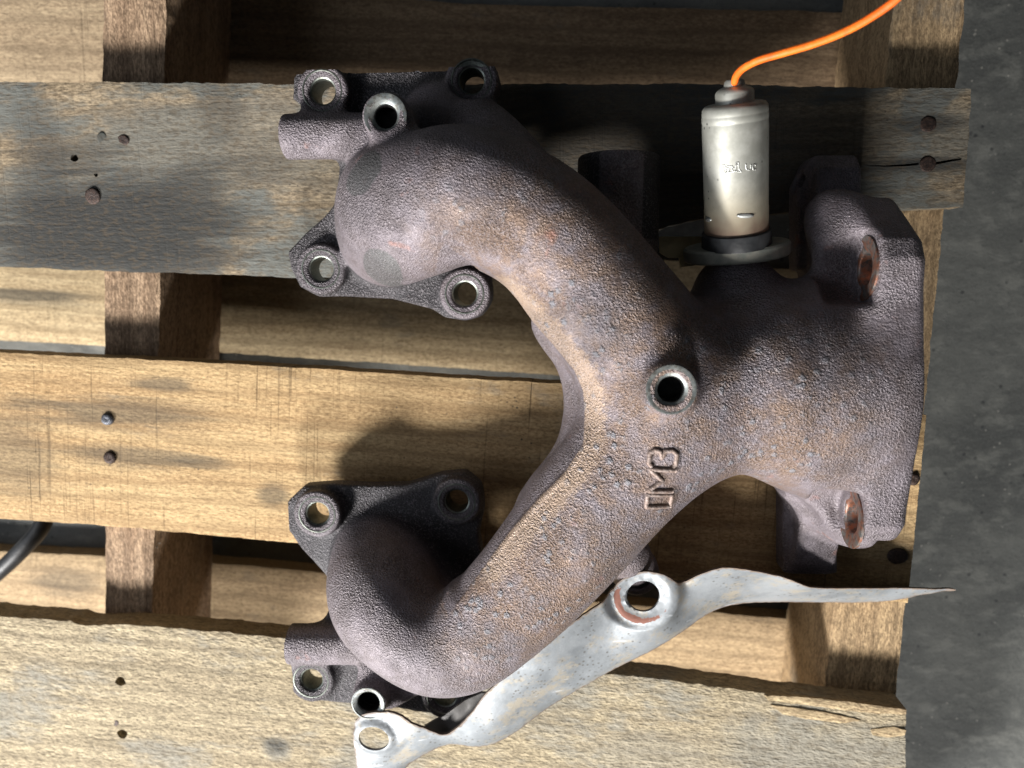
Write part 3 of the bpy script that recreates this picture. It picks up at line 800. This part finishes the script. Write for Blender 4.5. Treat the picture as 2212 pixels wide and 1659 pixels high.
def surface_nets(F, lo, h):
    ins = F < 0
    nx, ny, nz = F.shape
    cnt = np.zeros((nx - 1, ny - 1, nz - 1), np.int8)
    for i in (0, 1):
        for j in (0, 1):
            for k in (0, 1): cnt += ins[i:nx - 1 + i, j:ny - 1 + j, k:nz - 1 + k]
    act = (cnt > 0) & (cnt < 8)
    I = np.argwhere(act)
    ind = np.full(act.shape, -1, np.int64); ind[act] = np.arange(len(I))
    off = [(i, j, k) for i in (0, 1) for j in (0, 1) for k in (0, 1)]
    cv = {o: F[I[:, 0] + o[0], I[:, 1] + o[1], I[:, 2] + o[2]] for o in off}
    acc = np.zeros((len(I), 3)); num = np.zeros(len(I))
    for a in off:
        for ax in range(3):
            if a[ax]: continue
            b = list(a); b[ax] = 1; b = tuple(b)
            fa, fb = cv[a], cv[b]; m = (fa < 0) != (fb < 0)
            t = np.where(m, fa / np.where(m, fa - fb, 1), 0)
            p = np.tile(np.array(a, float), (len(I), 1)); p[:, ax] += t
            acc[m] += p[m]; num[m] += 1
    V = lo + (I + acc / num[:, None]) * h
    quads = []
    for ax in range(3):
        sl0 = [slice(None)] * 3; sl1 = [slice(None)] * 3
        sl0[ax] = slice(0, -1); sl1[ax] = slice(1, None)
        s0 = ins[tuple(sl0)]; s1 = ins[tuple(sl1)]
        u, v = [d for d in range(3) if d != ax]
        E = np.argwhere(s0 != s1)
        ok = (E[:, u] > 0) & (E[:, v] > 0) & (E[:, u] < F.shape[u] - 1) & (E[:, v] < F.shape[v] - 1)
        E = E[ok]
        def cell(du, dv):
            q = E.copy(); q[:, u] -= du; q[:, v] -= dv
            return ind[q[:, 0], q[:, 1], q[:, 2]]
        q = np.column_stack([cell(1, 1), cell(0, 1), cell(0, 0), cell(1, 0)])
        fl = s0[E[:, 0], E[:, 1], E[:, 2]]
        if ax == 1: fl = ~fl
        q[~fl] = q[~fl][:, ::-1]
        quads.append(q)
    return V, np.vstack(quads)

CV, CF = surface_nets(FLD, LO, VOX)
# light relaxation of the net, keeps the facets from showing
def relax(V, Q, it=2, lam=0.5):
    e = np.vstack([Q[:, [0, 1]], Q[:, [1, 2]], Q[:, [2, 3]], Q[:, [3, 0]]])
    for _ in range(it):
        s = np.zeros_like(V); n = np.zeros(len(V))
        for ax in range(3):
            s[:, ax] = np.bincount(e[:, 0], V[e[:, 1], ax], len(V)) + np.bincount(e[:, 1], V[e[:, 0], ax], len(V))
        n = np.bincount(e[:, 0], minlength=len(V)) + np.bincount(e[:, 1], minlength=len(V))
        V = V + lam * (s / n[:, None] - V)
    return V
CV = relax(CV, CF, 2, 0.45)
# parting ridge along the inner side of the runners: the skin steps back on the gap side
RIDGE = [PM(x, y, 50)[:2] for x, y in ((1092, 640), (1145, 690), (1192, 738), (1240, 795), (1258, 840), (1262, 890), (1258, 945), (1218, 1004), (1166, 1058), (1110, 1125), (1062, 1190))]
def ridge_dist(V):
    d = np.full(len(V), 1e9); sd = np.zeros(len(V)); nn = np.zeros((len(V), 2))
    for a, b in zip(RIDGE[:-1], RIDGE[1:]):
        ab = b - a; L = np.hypot(*ab); tt = np.clip(((V[:, :2] - a) @ ab) / (L * L), 0, 1)
        w = V[:, :2] - a - tt[:, None] * ab; e = np.hypot(*w.T); nr = np.array([-ab[1], ab[0]]) / L
        m = e < d; d[m] = e[m]; sd[m] = np.where((w[m] @ nr) > 0, 1, -1); nn[m] = nr
    return d * sd, nn
RD, RN = ridge_dist(CV)
_st = np.clip(-RD / 1.6, 0, 1) * np.clip((26 + RD) / 6, 0, 1) * np.clip((CV[:, 2] - 14) / 10, 0, 1)
CV[:, :2] += RN * (1.5 * _st)[:, None]
_rg = np.exp(-((RD - 0.8) / 1.1) ** 2) * np.clip((CV[:, 2] - 14) / 10, 0, 1)
CV[:, 2] += 0.9 * _rg
UP = np.array([0, 0, LIFT])

manifold = reg(empty('exhaust_manifold', (0, -45, 1)), (0, -45, 1))
tag(manifold, 'rusty cast iron two-runner exhaust manifold lying on the pallet', 'exhaust manifold')
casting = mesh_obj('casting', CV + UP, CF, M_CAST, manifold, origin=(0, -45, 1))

def attr(o, name, vals):
    a = o.data.attributes.new(name, 'FLOAT', 'POINT'); a.data.foreach_set('value', np.asarray(vals, np.float32))
def near_line(V, pts, w):
    p = [PM(*q)[:2] for q in pts]; d = np.full(len(V), 1e9)
    for a, b in zip(p[:-1], p[1:]):
        ab = b - a; t = np.clip(((V[:, :2] - a) @ ab) / (ab @ ab), 0, 1)
        d = np.minimum(d, np.hypot(*(V[:, :2] - a - t[:, None] * ab).T))
    return np.clip(1 - d / w, 0, 1)
rust = np.maximum.reduce([near_line(CV, [(1150, 560, 60), (1330, 740, 65), (1480, 900, 65), (1680, 900, 65)], 52), near_line(CV, [(1100, 1300, 60), (1300, 1070, 65), (1480, 900, 65)], 46)])
side = np.clip((RD + 0.5) / 1.0, 0, 1); nearr = np.clip(1 - np.abs(RD) / 30, 0, 1) > 0
attr(casting, 'rust', np.clip(rust * 1.6, 0, 1) * np.clip((CV[:, 2] - 14) / 12, 0, 1) * np.where(nearr, .15 + .85 * side, 1))
attr(casting, 'tan', side * np.clip(1 - np.abs(RD - 1.5) / 13.0, 0, 1) * np.clip((CV[:, 2] - 24) / 10, 0, 1))
gy = np.maximum.reduce([np.clip(1.6 * near_line(CV, [(805, 365, 50), (790, 395, 46)], 9), 0, 1), np.clip(1.8 * near_line(CV, [(822, 580, 46), (830, 582, 46)], 10), 0, 1)])
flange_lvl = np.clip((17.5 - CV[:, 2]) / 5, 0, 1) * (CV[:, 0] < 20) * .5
flange_lvl = np.maximum(flange_lvl, .5 * ((CV[:, 0] > 0) & (CV[:, 0] < 62) & (CV[:, 1] > 16) & (CV[:, 2] < 33)))  # stub under the upper runner: its shade is put into the colour
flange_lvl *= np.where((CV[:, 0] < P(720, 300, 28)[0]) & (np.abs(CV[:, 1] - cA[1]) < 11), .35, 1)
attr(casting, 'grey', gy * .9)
attr(casting, 'soot_shade', np.clip(flange_lvl * 2, 0, 1))

# bolt seats ----------------------------------------------------------------
def seat(c, axis, r_out, r_in, depth, mat, name='bolt_seat', chamfer=1.2, parent=None, dish=0.5):
    v, f = lathe([(r_out, -1.0), (r_out, 0.0), (r_out - .5, 0.05), (r_in + chamfer + .8, -dish), (r_in + chamfer, -dish - .15), (r_in + .15, -dish - chamfer * .7), (r_in, -dish - chamfer), (r_in, -depth)], 44)
    # the part keeps its own frame with z along the axis so turning marks run round it
    me = bpy.data.meshes.new(name); me.from_pydata((v * MM).tolist(), [], f); me.validate()
    me.polygons.foreach_set('use_smooth', [True] * len(me.polygons)); me.set_sharp_from_angle(angle=math.radians(35))
    me.materials.append(mat)
    o = bpy.data.objects.new(name, me); COL.objects.link(o)
    q = Vector((0, 0, 1)).rotation_difference(Vector(axis)).to_matrix().to_4x4()
    M = Matrix.Translation(Vector((np.array(c) + UP) * MM)) @ q @ Matrix.Rotation(random.uniform(0, 6), 4, 'Z')
    o.matrix_world = M; o.parent = manifold
    o.matrix_parent_inverse = Matrix(PW['exhaust_manifold']).inverted()
    return o
for (x, y, z) in SEATS_A + SEATS_B:
    c = PM(x, y, z)
    seat((c[0], c[1], z - 0.3), (0, 0, 1), SEAT_R, HOLE_R, z - 1.2, M_SEAT, chamfer=1.9, dish=.5)
for c, fx in zip(FS, FSX):
    seat((fx + 0.1, c[1], 45), (-1, 0, 0), 12.6, 6.4, 18, M_RUSTSEAT, chamfer=1.0, dish=.2)
def threaded(c, r_out, r_in, z):
    o = seat((c[0], c[1], z + 0.15), (0, 0, 1), r_out, r_in + .9, 9, M_RING, 'threaded_boss', chamfer=1.3, dish=.25)
    v, f = lathe([(r_in + 1.0, 0), (0.01, 0)], 32)
    mesh_obj('bore_floor', v + np.array([c[0], c[1], z - 8.0 + LIFT]), f, M_BORE, manifold)
    # inner thread relief
    th = [(r_in + .9 - .45 * (i % 2), z - 2.0 - .55 * i) for i in range(11)]
    v, f = lathe(th, 32)
    mesh_obj('thread', v + np.array([c[0], c[1], LIFT]), f, M_BORE, manifold)
threaded(pA, 8.6, 3.7, 46); threaded(pB, 7.9, 4.4, 29); threaded(pC, 9.1, 3.9, 78); threaded(pD, 8.3, 4.2, 14)

# cast lettering -----------------------------------------------------------------
from mathutils.bvhtree import BVHTree
dep = None
bvh = BVHTree.FromPolygons([tuple(p) for p in CV], CF.tolist())
def drop(x, y):
    h = bvh.ray_cast(Vector((x, y, 150)), Vector((0, 0, -1)))
    return h[0].z if h[0] is not None else 60.0
def cast_letter(lines, px, py, w):
    # px, py: foot of the letter's left side; u runs up the photo, v to the left
    q0 = PM(px, py, 64)
    vs, fs, nb = [], [], 0
    a = math.radians(90 - 4); ux, uy = math.cos(a), math.sin(a)
    for ln in lines:
        dn = []
        for (u0, v0), (u1, v1) in zip(ln[:-1], ln[1:]):
            m = max(2, int(math.hypot(u1 - u0, v1 - v0) / .8))
            dn += [(u0 + (u1 - u0) * k / m, v0 + (v1 - v0) * k / m) for k in range(m)]
        dn.append(ln[-1])
        pth = []
        for u, v in dn:
            x = q0[0] + u * ux - v * uy + .18 * noise.noise(Vector((u * .7, v * .7, w))); y = q0[1] + u * uy + v * ux + .18 * noise.noise(Vector((u * .7, v * .7, w + 5)))
            pth.append((x, y, drop(x, y) + LIFT + .05))
        rad = np.array([1.0 + .14 * noise.noise(Vector((p[0] * .6, p[1] * .6, 3))) for p in pth])
        v, f = tube(pth, rad, 10); fs += [[k + nb for k in ff] for ff in f]; vs.append(v); nb += len(v)
    mesh_obj('cast_letter', np.vstack(vs), fs, M_LET, casting)
def letter_mat():
    t = NT('cast_letter_iron')
    n = t.noise(t.co, 500.0, 4); c = t.mix(t.sm(n, .4, .65), (0.20, 0.145, 0.120), (0.26, 0.21, 0.19))
    return t.out(c, .55, .3, t.bump(t.noise(t.co, 750.0, 3), .8, .0006), .5)
M_LET = letter_mat()
cast_letter([[(0, 0), (5.2, 0), (5.2, 9.6), (0, 9.6), (0, 0)]], 1446, 1089, 6)
cast_letter([[(0, 0), (0, 9.8), (4.4, 4.6), (8.8, 9.8), (8.8, 0)]], 1449, 1053, 9)
cast_letter([[(0, 8.6), (1.2, 10), (5.2, 10), (6.6, 8.4), (6.2, 6.2), (3.6, 5.4), (6.4, 4.6), (7.0, 2.0), (5.6, 0), (1.4, 0), (0, 1.4)]], 1452, 1000, 7)

# oxygen sensor -----------------------------------------------------------------
s0 = P(1591, 545, 42.0); s1 = P(1587, 222, 57.0)
sax = (s1 - s0) / np.linalg.norm(s1 - s0); SLEN = np.linalg.norm(s1 - s0)
def sensor_part(name, prof, mat, parent, n=48, sharp=40, hexa=None, squash=None):
    v, f = lathe(prof, n)
    if squash: v[:, 1] *= squash
    if hexa:
        a = np.arctan2(v[:, 1], v[:, 0]); r = np.hypot(v[:, 0], v[:, 1]); k = math.pi / 3
        w = np.cos(k / 2) / np.cos((a % k) - k / 2)
        s = np.where(r > hexa, w, 1.0); v[:, 0] *= s; v[:, 1] *= s
    me = bpy.data.meshes.new(name); me.from_pydata((v * MM).tolist(), [], f); me.validate()
    me.polygons.foreach_set('use_smooth', [True] * len(me.polygons)); me.set_sharp_from_angle(angle=math.radians(sharp))
    me.materials.append(mat)
    o = bpy.data.objects.new(name, me); COL.objects.link(o)
    q = Vector((0, 0, 1)).rotation_difference(Vector(sax)).to_matrix().to_4x4()
    M = Matrix.Translation(Vector(s0 * MM)) @ q
    o.matrix_world = M
    o.parent = parent; o.matrix_parent_inverse = Matrix(PW[parent.name]).inverted()
    PW[o.name] = [list(r) for r in M]
    return o
def sensor_mat():
    t = NT('sensor_sheath')
    z = t.math('MULTIPLY', t.sep()[2], 1000.0)
    n = t.noise(t.co, 130.0, 4)
    col = t.mix(t.sm(n, .35, .65), (0.36, 0.36, 0.325), (0.26, 0.26, 0.23))
    zz = t.math('ADD', z, t.math('MULTIPLY', t.math('SUBTRACT', n, .5), 14.0))
    heat = t.math('SUBTRACT', 1.0, t.sm(zz, 10.0, 34.0))
    col = t.mix(t.math('MULTIPLY', heat, .7), col, (0.40, 0.33, 0.21))
    heat2 = t.math('SUBTRACT', 1.0, t.sm(zz, 7.0, 19.0))
    col = t.mix(t.math('MULTIPLY', heat2, .85), col, (0.17, 0.095, 0.07))
    vo = t.voro(t.co, 330.0)[0]
    d = t.math('MULTIPLY', t.math('SUBTRACT', 1.0, t.sm(vo, .10, .20)), t.sm(t.noise(t.co, 60.0, 2), .52, .60))
    col = t.mix(t.math('MULTIPLY', d, .9), col, (0.03, 0.03, 0.03))
    return t.out(col, t.math('ADD', .46, t.math('MULTIPLY', n, .18)), .6, t.bump(t.noise(t.co, 90.0, 3), .10, .001), .5)
M_SENS = sensor_mat()
RS = 12.5
zt0, zt1 = 9.0, SLEN
prof = [(0.01, zt0)]
prof = [(RS + .1, zt0), (RS + .1, zt0 + 9), (RS, zt0 + 10)] + [(RS, zt1 - 10), (RS - .05, zt1 - 7.4), (RS - .12, zt1 - 7.0), (RS - .12, zt1 - 6.6), (RS, zt1 - 6.2), (RS, zt1 - 4.7), (RS - .12, zt1 - 4.3), (RS - .12, zt1 - 3.9), (RS - .1, zt1 - 3.5), (RS - .3, zt1 - 1.6), (RS - 1.2, zt1 - .5), (RS - 2.6, zt1), (6.0, zt1 + .1), (0.01, zt1 + .1)]
sensor = sensor_part('oxygen_sensor', prof[::-1][::-1], M_SENS, manifold)
sensor['label'] = 'silver oxygen sensor with orange wire, screwed into the top of the manifold'
sensor_part('cap', [(7.2, zt1 - .2), (7.2, zt1 + 3.6), (6.7, zt1 + 4.6), (5.6, zt1 + 5.4), (4.0, zt1 + 6.0), (3.7, zt1 + 7.6), (3.0, zt1 + 8.3), (0.01, zt1 + 8.4)], M_SENS, sensor)
sensor_part('gasket', [(12.0, 2.9), (13.9, 2.9), (14.0, 3.3), (13.7, 8.8), (13.3, 9.2), (12, 9.3)], M_RUBBER, sensor, sharp=30)
sensor_part('hex_flange', [(9, -2.2), (20.6, -2.2), (21.4, -1.5), (21.4, 2.6), (20.6, 3.4), (9, 3.5)], M_PLATE, sensor, n=60, sharp=25, squash=.55)
def on_sheath(px, py):
    # meet of the sighting line with the sheath cylinder
    r = RC @ np.array([(px - 1106) / FPX, -(py - 829.5) / FPX, -1.0]); o = np.array([0, 0, HC]) - s0
    a = r - (r @ sax) * sax; b = o - (o @ sax) * sax
    A, B, C_ = a @ a, 2 * a @ b, b @ b - (RS + .03) ** 2
    D = max(B * B - 4 * A * C_, 0); t = (-B - math.sqrt(D)) / (2 * A)
    return s0 + o + r * t
# crimp dents near the foot of the sheath
for (px, py, w) in ((1530, 474, 2.2), (1610, 466, 3.4)):
    c = on_sheath(px, py)
    v, f = lathe([(1.0, -.4), (1.0, .1), (.6, .35), (.01, .4)], 14)
    v[:, 0] *= w
    nr = (c - s0) - ((c - s0) @ sax) * sax
    mesh_obj('crimp', orient(v, c, nr), f, M_STAMP, sensor)
# stamped mark on the sheath, stroke by stroke
strokes = [[(600, 625), (680, 640), (760, 668), (840, 650), (856, 690)], [(628, 680), (630, 830), (690, 825), (840, 803), (930, 790), (1000, 797), (1068, 806)],
           [(628, 688), (690, 680), (690, 818)], [(692, 690), (768, 720)], [(776, 668), (770, 806)], [(842, 660), (842, 790), (900, 790)], [(850, 700), (925, 716)],
           [(930, 630), (925, 785)], [(930, 605), (940, 572), (1005, 556), (1003, 690), (1020, 760), (1070, 802)], [(935, 615), (1002, 626)],
           [(1175, 600), (1190, 740), (1262, 756)], [(1302, 620), (1302, 758)], [(1424, 650), (1402, 610), (1362, 622), (1347, 690), (1362, 750), (1424, 745)]]
mv, mf = [], []
for st in strokes:
    pts = [on_sheath((2750 + x / 6.32) / 1.8228, (550 + y / 6.32) / 1.8228) for x, y in st]
    dense = []
    for a, b in zip(pts[:-1], pts[1:]):
        dense += [a + (b - a) * k / 3 for k in range(3)]
    dense.append(pts[-1])
    v, f = tube(dense, 0.22, 6)
    mf += [[i + sum(len(q) for q in mv) for i in ff] for ff in f]; mv.append(v)
mk = mesh_obj('stamped_mark', np.vstack(mv), mf, M_STAMP, sensor)
# wire
def wire_mat():
    t = NT('orange_silicone_wire')
    n = t.noise(t.co, 90.0, 3)
    col = t.mix(t.sm(n, .4, .65), (0.66, 0.105, 0.008), (0.76, 0.15, 0.012))
    vo = t.voro(t.co, 210.0)[0]
    d = t.math('MULTIPLY', t.math('SUBTRACT', 1.0, t.sm(vo, .10, .20)), t.sm(t.noise(t.co, 60.0, 2), .50, .56))
    col = t.mix(t.math('MULTIPLY', d, .8), col, (0.12, 0.03, 0.01))
    col = t.mix(t.math('MULTIPLY', t.sm(t.noise(t.co, 230.0, 4, 0.7), 0.52, 0.70), 0.55), col, (0.30, 0.06, 0.012))
    return t.out(col, .5, 0.0, t.bump(t.noise(t.co, 500.0, 3), .35, .0005), .35)
wp = [P(1588, 196, 59), P(1587, 178, 62), P(1592, 162, 65), P(1608, 146, 69), P(1640, 130, 74), P(1690, 115, 79), P(1760, 94, 83), P(1830, 66, 87), P(1890, 32, 91), P(1938, -4, 95), P(1985, -60, 98), P(2030, -130, 96)]
v, f = tube(spline(wp, 8), 1.35, 16)
mesh_obj('wire', v, f, wire_mat(), sensor)
# small brassy tab held under the sensor flange
tab_px = [(1424, 511), (1535, 511), (1535, 548), (1500, 553), (1501, 574), (1470, 577), (1467, 557), (1445, 557), (1436, 552), (1425, 545)]
tp = densify([tuple(P(x, y, 32)[:2]) for x, y in tab_px], 1.5)
V, F, bnd = cdt_sheet(tp, [], 2.0)
zt = 32 + 1.2 * np.clip((V[:, 1] - P(1424, 524, 32)[1]) / 2.0, 0, 1)
v, f = slab(V, F, bnd, zt, zt - 1.6, 0)
mesh_obj('mounting_tab', v, f, M_TAB, manifold, sharp=40)

# ================================================================== GALVANISED BRACKET
OUT = [(768, 1556, 40), (785, 1543, 41), (830, 1538, 42), (862, 1545, 42), (892, 1565, 41), (918, 1574, 38), (945, 1585, 35), (962, 1587, 34), (985, 1574, 37), (1022, 1536, 42), (1045, 1504, 45), (1075, 1474, 47), (1111, 1440, 48), (1150, 1418, 50), (1200, 1373, 50), (1250, 1336, 49), (1290, 1309, 47), (1322, 1286, 46), (1340, 1262, 45), (1372, 1243, 44), (1400, 1237, 43), (1435, 1241, 41), (1463, 1256, 38), (1482, 1256, 38), (1520, 1238, 41), (1560, 1227, 42), (1600, 1229, 41), (1650, 1238, 38), (1700, 1250, 36), (1730, 1262, 34), (1760, 1270, 30), (1850, 1271, 20), (2000, 1272, 10), (2064, 1274, 8.5),
       (2040, 1282, 6.5), (2000, 1290, 5), (1960, 1298, 3.4), (1900, 1305, 2.4), (1800, 1306, 3.4), (1700, 1305, 5.5), (1620, 1307, 10), (1570, 1315, 15), (1530, 1332, 20), (1490, 1360, 24), (1450, 1387, 27), (1400, 1416, 28), (1330, 1450, 28), (1260, 1490, 27), (1180, 1538, 26), (1110, 1590, 25), (1060, 1615, 25), (1020, 1620, 26), (985, 1615, 27), (945, 1622, 28), (880, 1660, 27), (850, 1700, 26), (800, 1730, 28), (772, 1690, 33), (765, 1640, 37), (760, 1600, 39)]
INN = [(805, 1640, 37), (860, 1590, 40), (870, 1630, 33), (920, 1610, 34), (1010, 1600, 33), (1060, 1570, 37), (1150, 1480, 42), (1250, 1400, 42), (1320, 1370, 39), (1340, 1320, 42), (1395, 1350, 40), (1440, 1320, 40), (1455, 1285, 39), (1390, 1293, 43), (1480, 1310, 32), (1520, 1280, 32), (1580, 1270, 29), (1640, 1275, 24), (1720, 1285, 20), (1850, 1288, 12), (1950, 1284, 7.5), (1110, 1550, 34), (1200, 1490, 34), (1290, 1440, 34)]
ctl = np.array([P(*q) for q in OUT + INN])
def tps_fit(c):
    xy = c[:, :2] / 100; d = np.hypot(xy[:, None, 0] - xy[None, :, 0], xy[:, None, 1] - xy[None, :, 1])
    K = np.where(d > 0, d * d * np.log(np.maximum(d, 1e-9)), 0) + np.eye(len(c)) * 2e-4
    Pm = np.column_stack([np.ones(len(c)), xy]); A = np.block([[K, Pm], [Pm.T, np.zeros((3, 3))]])
    w = np.linalg.solve(A, np.concatenate([c[:, 2], np.zeros(3)]))
    def ev(V):
        q = V / 100; d = np.hypot(q[:, None, 0] - xy[None, :, 0], q[:, None, 1] - xy[None, :, 1])
        return np.where(d > 0, d * d * np.log(np.maximum(d, 1e-9)), 0) @ w[:len(c)] + w[-3] + q @ w[-2:]
    return ev
zfun = tps_fit(ctl)
oxy = spline([tuple(P(*q)[:2]) for q in OUT + OUT[:1]], 5)[:-1]
oxy = [tuple(p) for p in oxy]
oxy = [(x + .35 * noise.noise(Vector((x * .5, y * .5, 1))), y + .35 * noise.noise(Vector((x * .5, y * .5, 6)))) for x, y in densify(oxy, 2.2)]
h1 = P(808, 1594, 40.5); h2 = P(1391, 1294, 43)
holes = [circle(h1[:2], 7.4, 36, 6.6), circle(h2[:2], 7.3, 36, 7.6)]
V, F, bnd = cdt_sheet(oxy, holes, 1.6)
z = zfun(V)
d1 = np.hypot(V[:, 0] - h1[0], (V[:, 1] - h1[1]) * 1.1); d2 = np.hypot(V[:, 0] - h2[0], V[:, 1] - h2[1])
def sst(a, b, x): t = np.clip((x - a) / (b - a), 0, 1); return t * t * (3 - 2 * t)
# flattened, dished pads round the holes with a raised eyelet lip
w1 = 1 - sst(10, 15, d1); z = z * (1 - .75 * w1) + .75 * w1 * (h1[2] + (V[:, 1] - h1[1]) * .12)
w2 = 1 - sst(14.5, 18.5, d2); z = z * (1 - .9 * w2) + .9 * w2 * (h2[2] - 2.2 + (V[:, 1] - h2[1]) * .10)
z += 1.0 * (1 - sst(8.2, 10.4, d1)) - .7 * np.exp(-((d1 - 11.2) / 1.2) ** 2)
z += -1.5 * (1 - sst(8.4, 11.5, d2)) + 1.3 * np.exp(-((d2 - 8.2) / .8) ** 2) - .5 * np.exp(-((d2 - 14.8) / .9) ** 2) + .4 * np.exp(-((d2 - 17.0) / 1.2) ** 2)
edge_lo = np.array([tuple(P(*q)[:2]) for q in OUT[34:60]])
dlo = np.full(len(V), 1e9)
for a_, b_ in zip(edge_lo[:-1], edge_lo[1:]):
    ab = b_ - a_; tt_ = np.clip(((V - a_) @ ab) / (ab @ ab), 0, 1); dlo = np.minimum(dlo, np.hypot(*(V - a_ - tt_[:, None] * ab).T))
z -= 2.4 * (1 - sst(0.5, 5.0, dlo))
zfold = -1.2 * np.exp(-((V[:, 1] - (P(1700, 1290, 8)[1])) / 1.2) ** 2) * sst(60, 80, V[:, 0]) * .5
z += zfold
v, f = slab(V, F, bnd, z, z - 1.7, 0)
bracket = mesh_obj('bracket', v, f, M_GALV, None, origin=(P(1300, 1400, 35)[0], P(1300, 1400, 35)[1], 1.0), sharp=55)
tag(bracket, 'bent pale galvanised steel bracket with two holes leaning along the lower runner', 'bracket')
eo = poly_dist(V, oxy); e1 = np.minimum(eo, 99)
edge = np.clip(1 - e1 / 3.0, 0, 1)
tot = len(v)
def both(a): return np.concatenate([a, a])[:tot]
attr(bracket, 'edge', both(edge))
ang2 = np.arctan2(V[:, 1] - h2[1], V[:, 0] - h2[0])
ringm = np.exp(-((d2 - 11.8) / 2.2) ** 2) * (0.5 + .5 * np.cos(ang2 + 2.2)) ** .7
ringm2 = .75 * np.exp(-((d1 - 11.5) / 2.5) ** 2) * (0.5 + .5 * np.cos(np.arctan2(V[:, 1] - h1[1], V[:, 0] - h1[0]) - 2.4))
attr(bracket, 'rust', both(np.maximum(ringm * 1.05, ringm2 * .8)))

# unseen skirt added below the bracket's outer edge to block lamp light
sk = [q for q in OUT if q[0] <= 1850 and q[0] >= 1050 and q[1] >= 1303 and q[2] < 29.0 and q[2] > 3]
sk = sorted(sk, key=lambda q: -q[0])
top = spline([P(*q) for q in sk], 5)
nr = np.gradient(top[:, :2], axis=0); nr = np.column_stack([nr[:, 1], -nr[:, 0]]); nr /= np.linalg.norm(nr, axis=1)[:, None]
if nr[:, 1].mean() < 0: nr = -nr
K = len(top)
t0 = np.column_stack([top[:, :2] + nr * 0.6, top[:, 2] - 3.2]); t1 = np.column_stack([top[:, :2] + nr * 2.2, top[:, 2] - 3.2])
b0 = np.column_stack([top[:, :2] + nr * 2.6, np.full(K, 1.2)]); b1 = np.column_stack([top[:, :2] + nr * 4.2, np.full(K, 1.2)])
v = np.vstack([t0, t1, b1, b0]); f = []
for k in range(K - 1):
    for r in range(4):
        r2 = (r + 1) % 4; f.append([r * K + k, r * K + k + 1, r2 * K + k + 1, r2 * K + k])
f += [[0, K, 2 * K, 3 * K], [3 * K + K - 1, 2 * K + K - 1, K + K - 1, K - 1]]
so = mesh_obj('shade_skirt', v, f, M_GALV, bracket, sharp=40)
attr(so, 'edge', np.zeros(len(v))); attr(so, 'rust', np.zeros(len(v)))
# inner fold of the bracket behind the twist, its shade put into a darker steel colour
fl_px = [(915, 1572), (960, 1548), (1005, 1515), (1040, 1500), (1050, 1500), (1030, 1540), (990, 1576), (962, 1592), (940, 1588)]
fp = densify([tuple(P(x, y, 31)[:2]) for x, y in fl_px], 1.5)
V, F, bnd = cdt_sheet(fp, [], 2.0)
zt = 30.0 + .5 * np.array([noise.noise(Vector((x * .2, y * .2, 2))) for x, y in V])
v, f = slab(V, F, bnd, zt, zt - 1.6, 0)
fo = mesh_obj('folded_flange', v, f, simple('shaded_galvanised', (0.16, 0.155, 0.15), (0.10, 0.095, 0.09), .5, .4, 120.0, .2), bracket, sharp=45)
attr(fo, 'edge', np.zeros(len(v))); attr(fo, 'rust', np.zeros(len(v)))

# ================================================================== BLACK CABLE, LINT
cp = [P(-120, 1290, -48), P(-50, 1270, -48), P(5, 1228, -46), P(55, 1180, -46), P(88, 1140, -48), P(105, 1090, -52), P(110, 1020, -60)]
v, f = tube(spline(cp, 8), 5.0, 16)
cable = mesh_obj('cable', v, f, M_RUBBER)
tag(cable, 'black cable emerging from under the golden deck board at the left edge', 'cable')
def lint(px, py, z, s, label):
    vs, fs = [], []
    c = P(px, py, z); nb = 0
    for i in range(26):
        p0 = c + rng.normal(0, s * .35, 3); d = rng.normal(0, 1, 3); d /= np.linalg.norm(d)
        e = rng.normal(0, .5, 3)
        pth = [p0 + d * s * t + e * s * t * t * .6 for t in np.linspace(0, 1, 6)]
        v, f = tube(pth, .13 + .12 * rng.random(), 5); fs += [[q + nb for q in ff] for ff in f]; vs.append(v); nb += len(v)
    o = mesh_obj('lint', np.vstack(vs), fs, M_LINT); tag(o, label, 'lint')
lint(330, 1168, Z_STR - 6, 3.2, 'small pale tuft of lint beside the left stringer below the golden board')
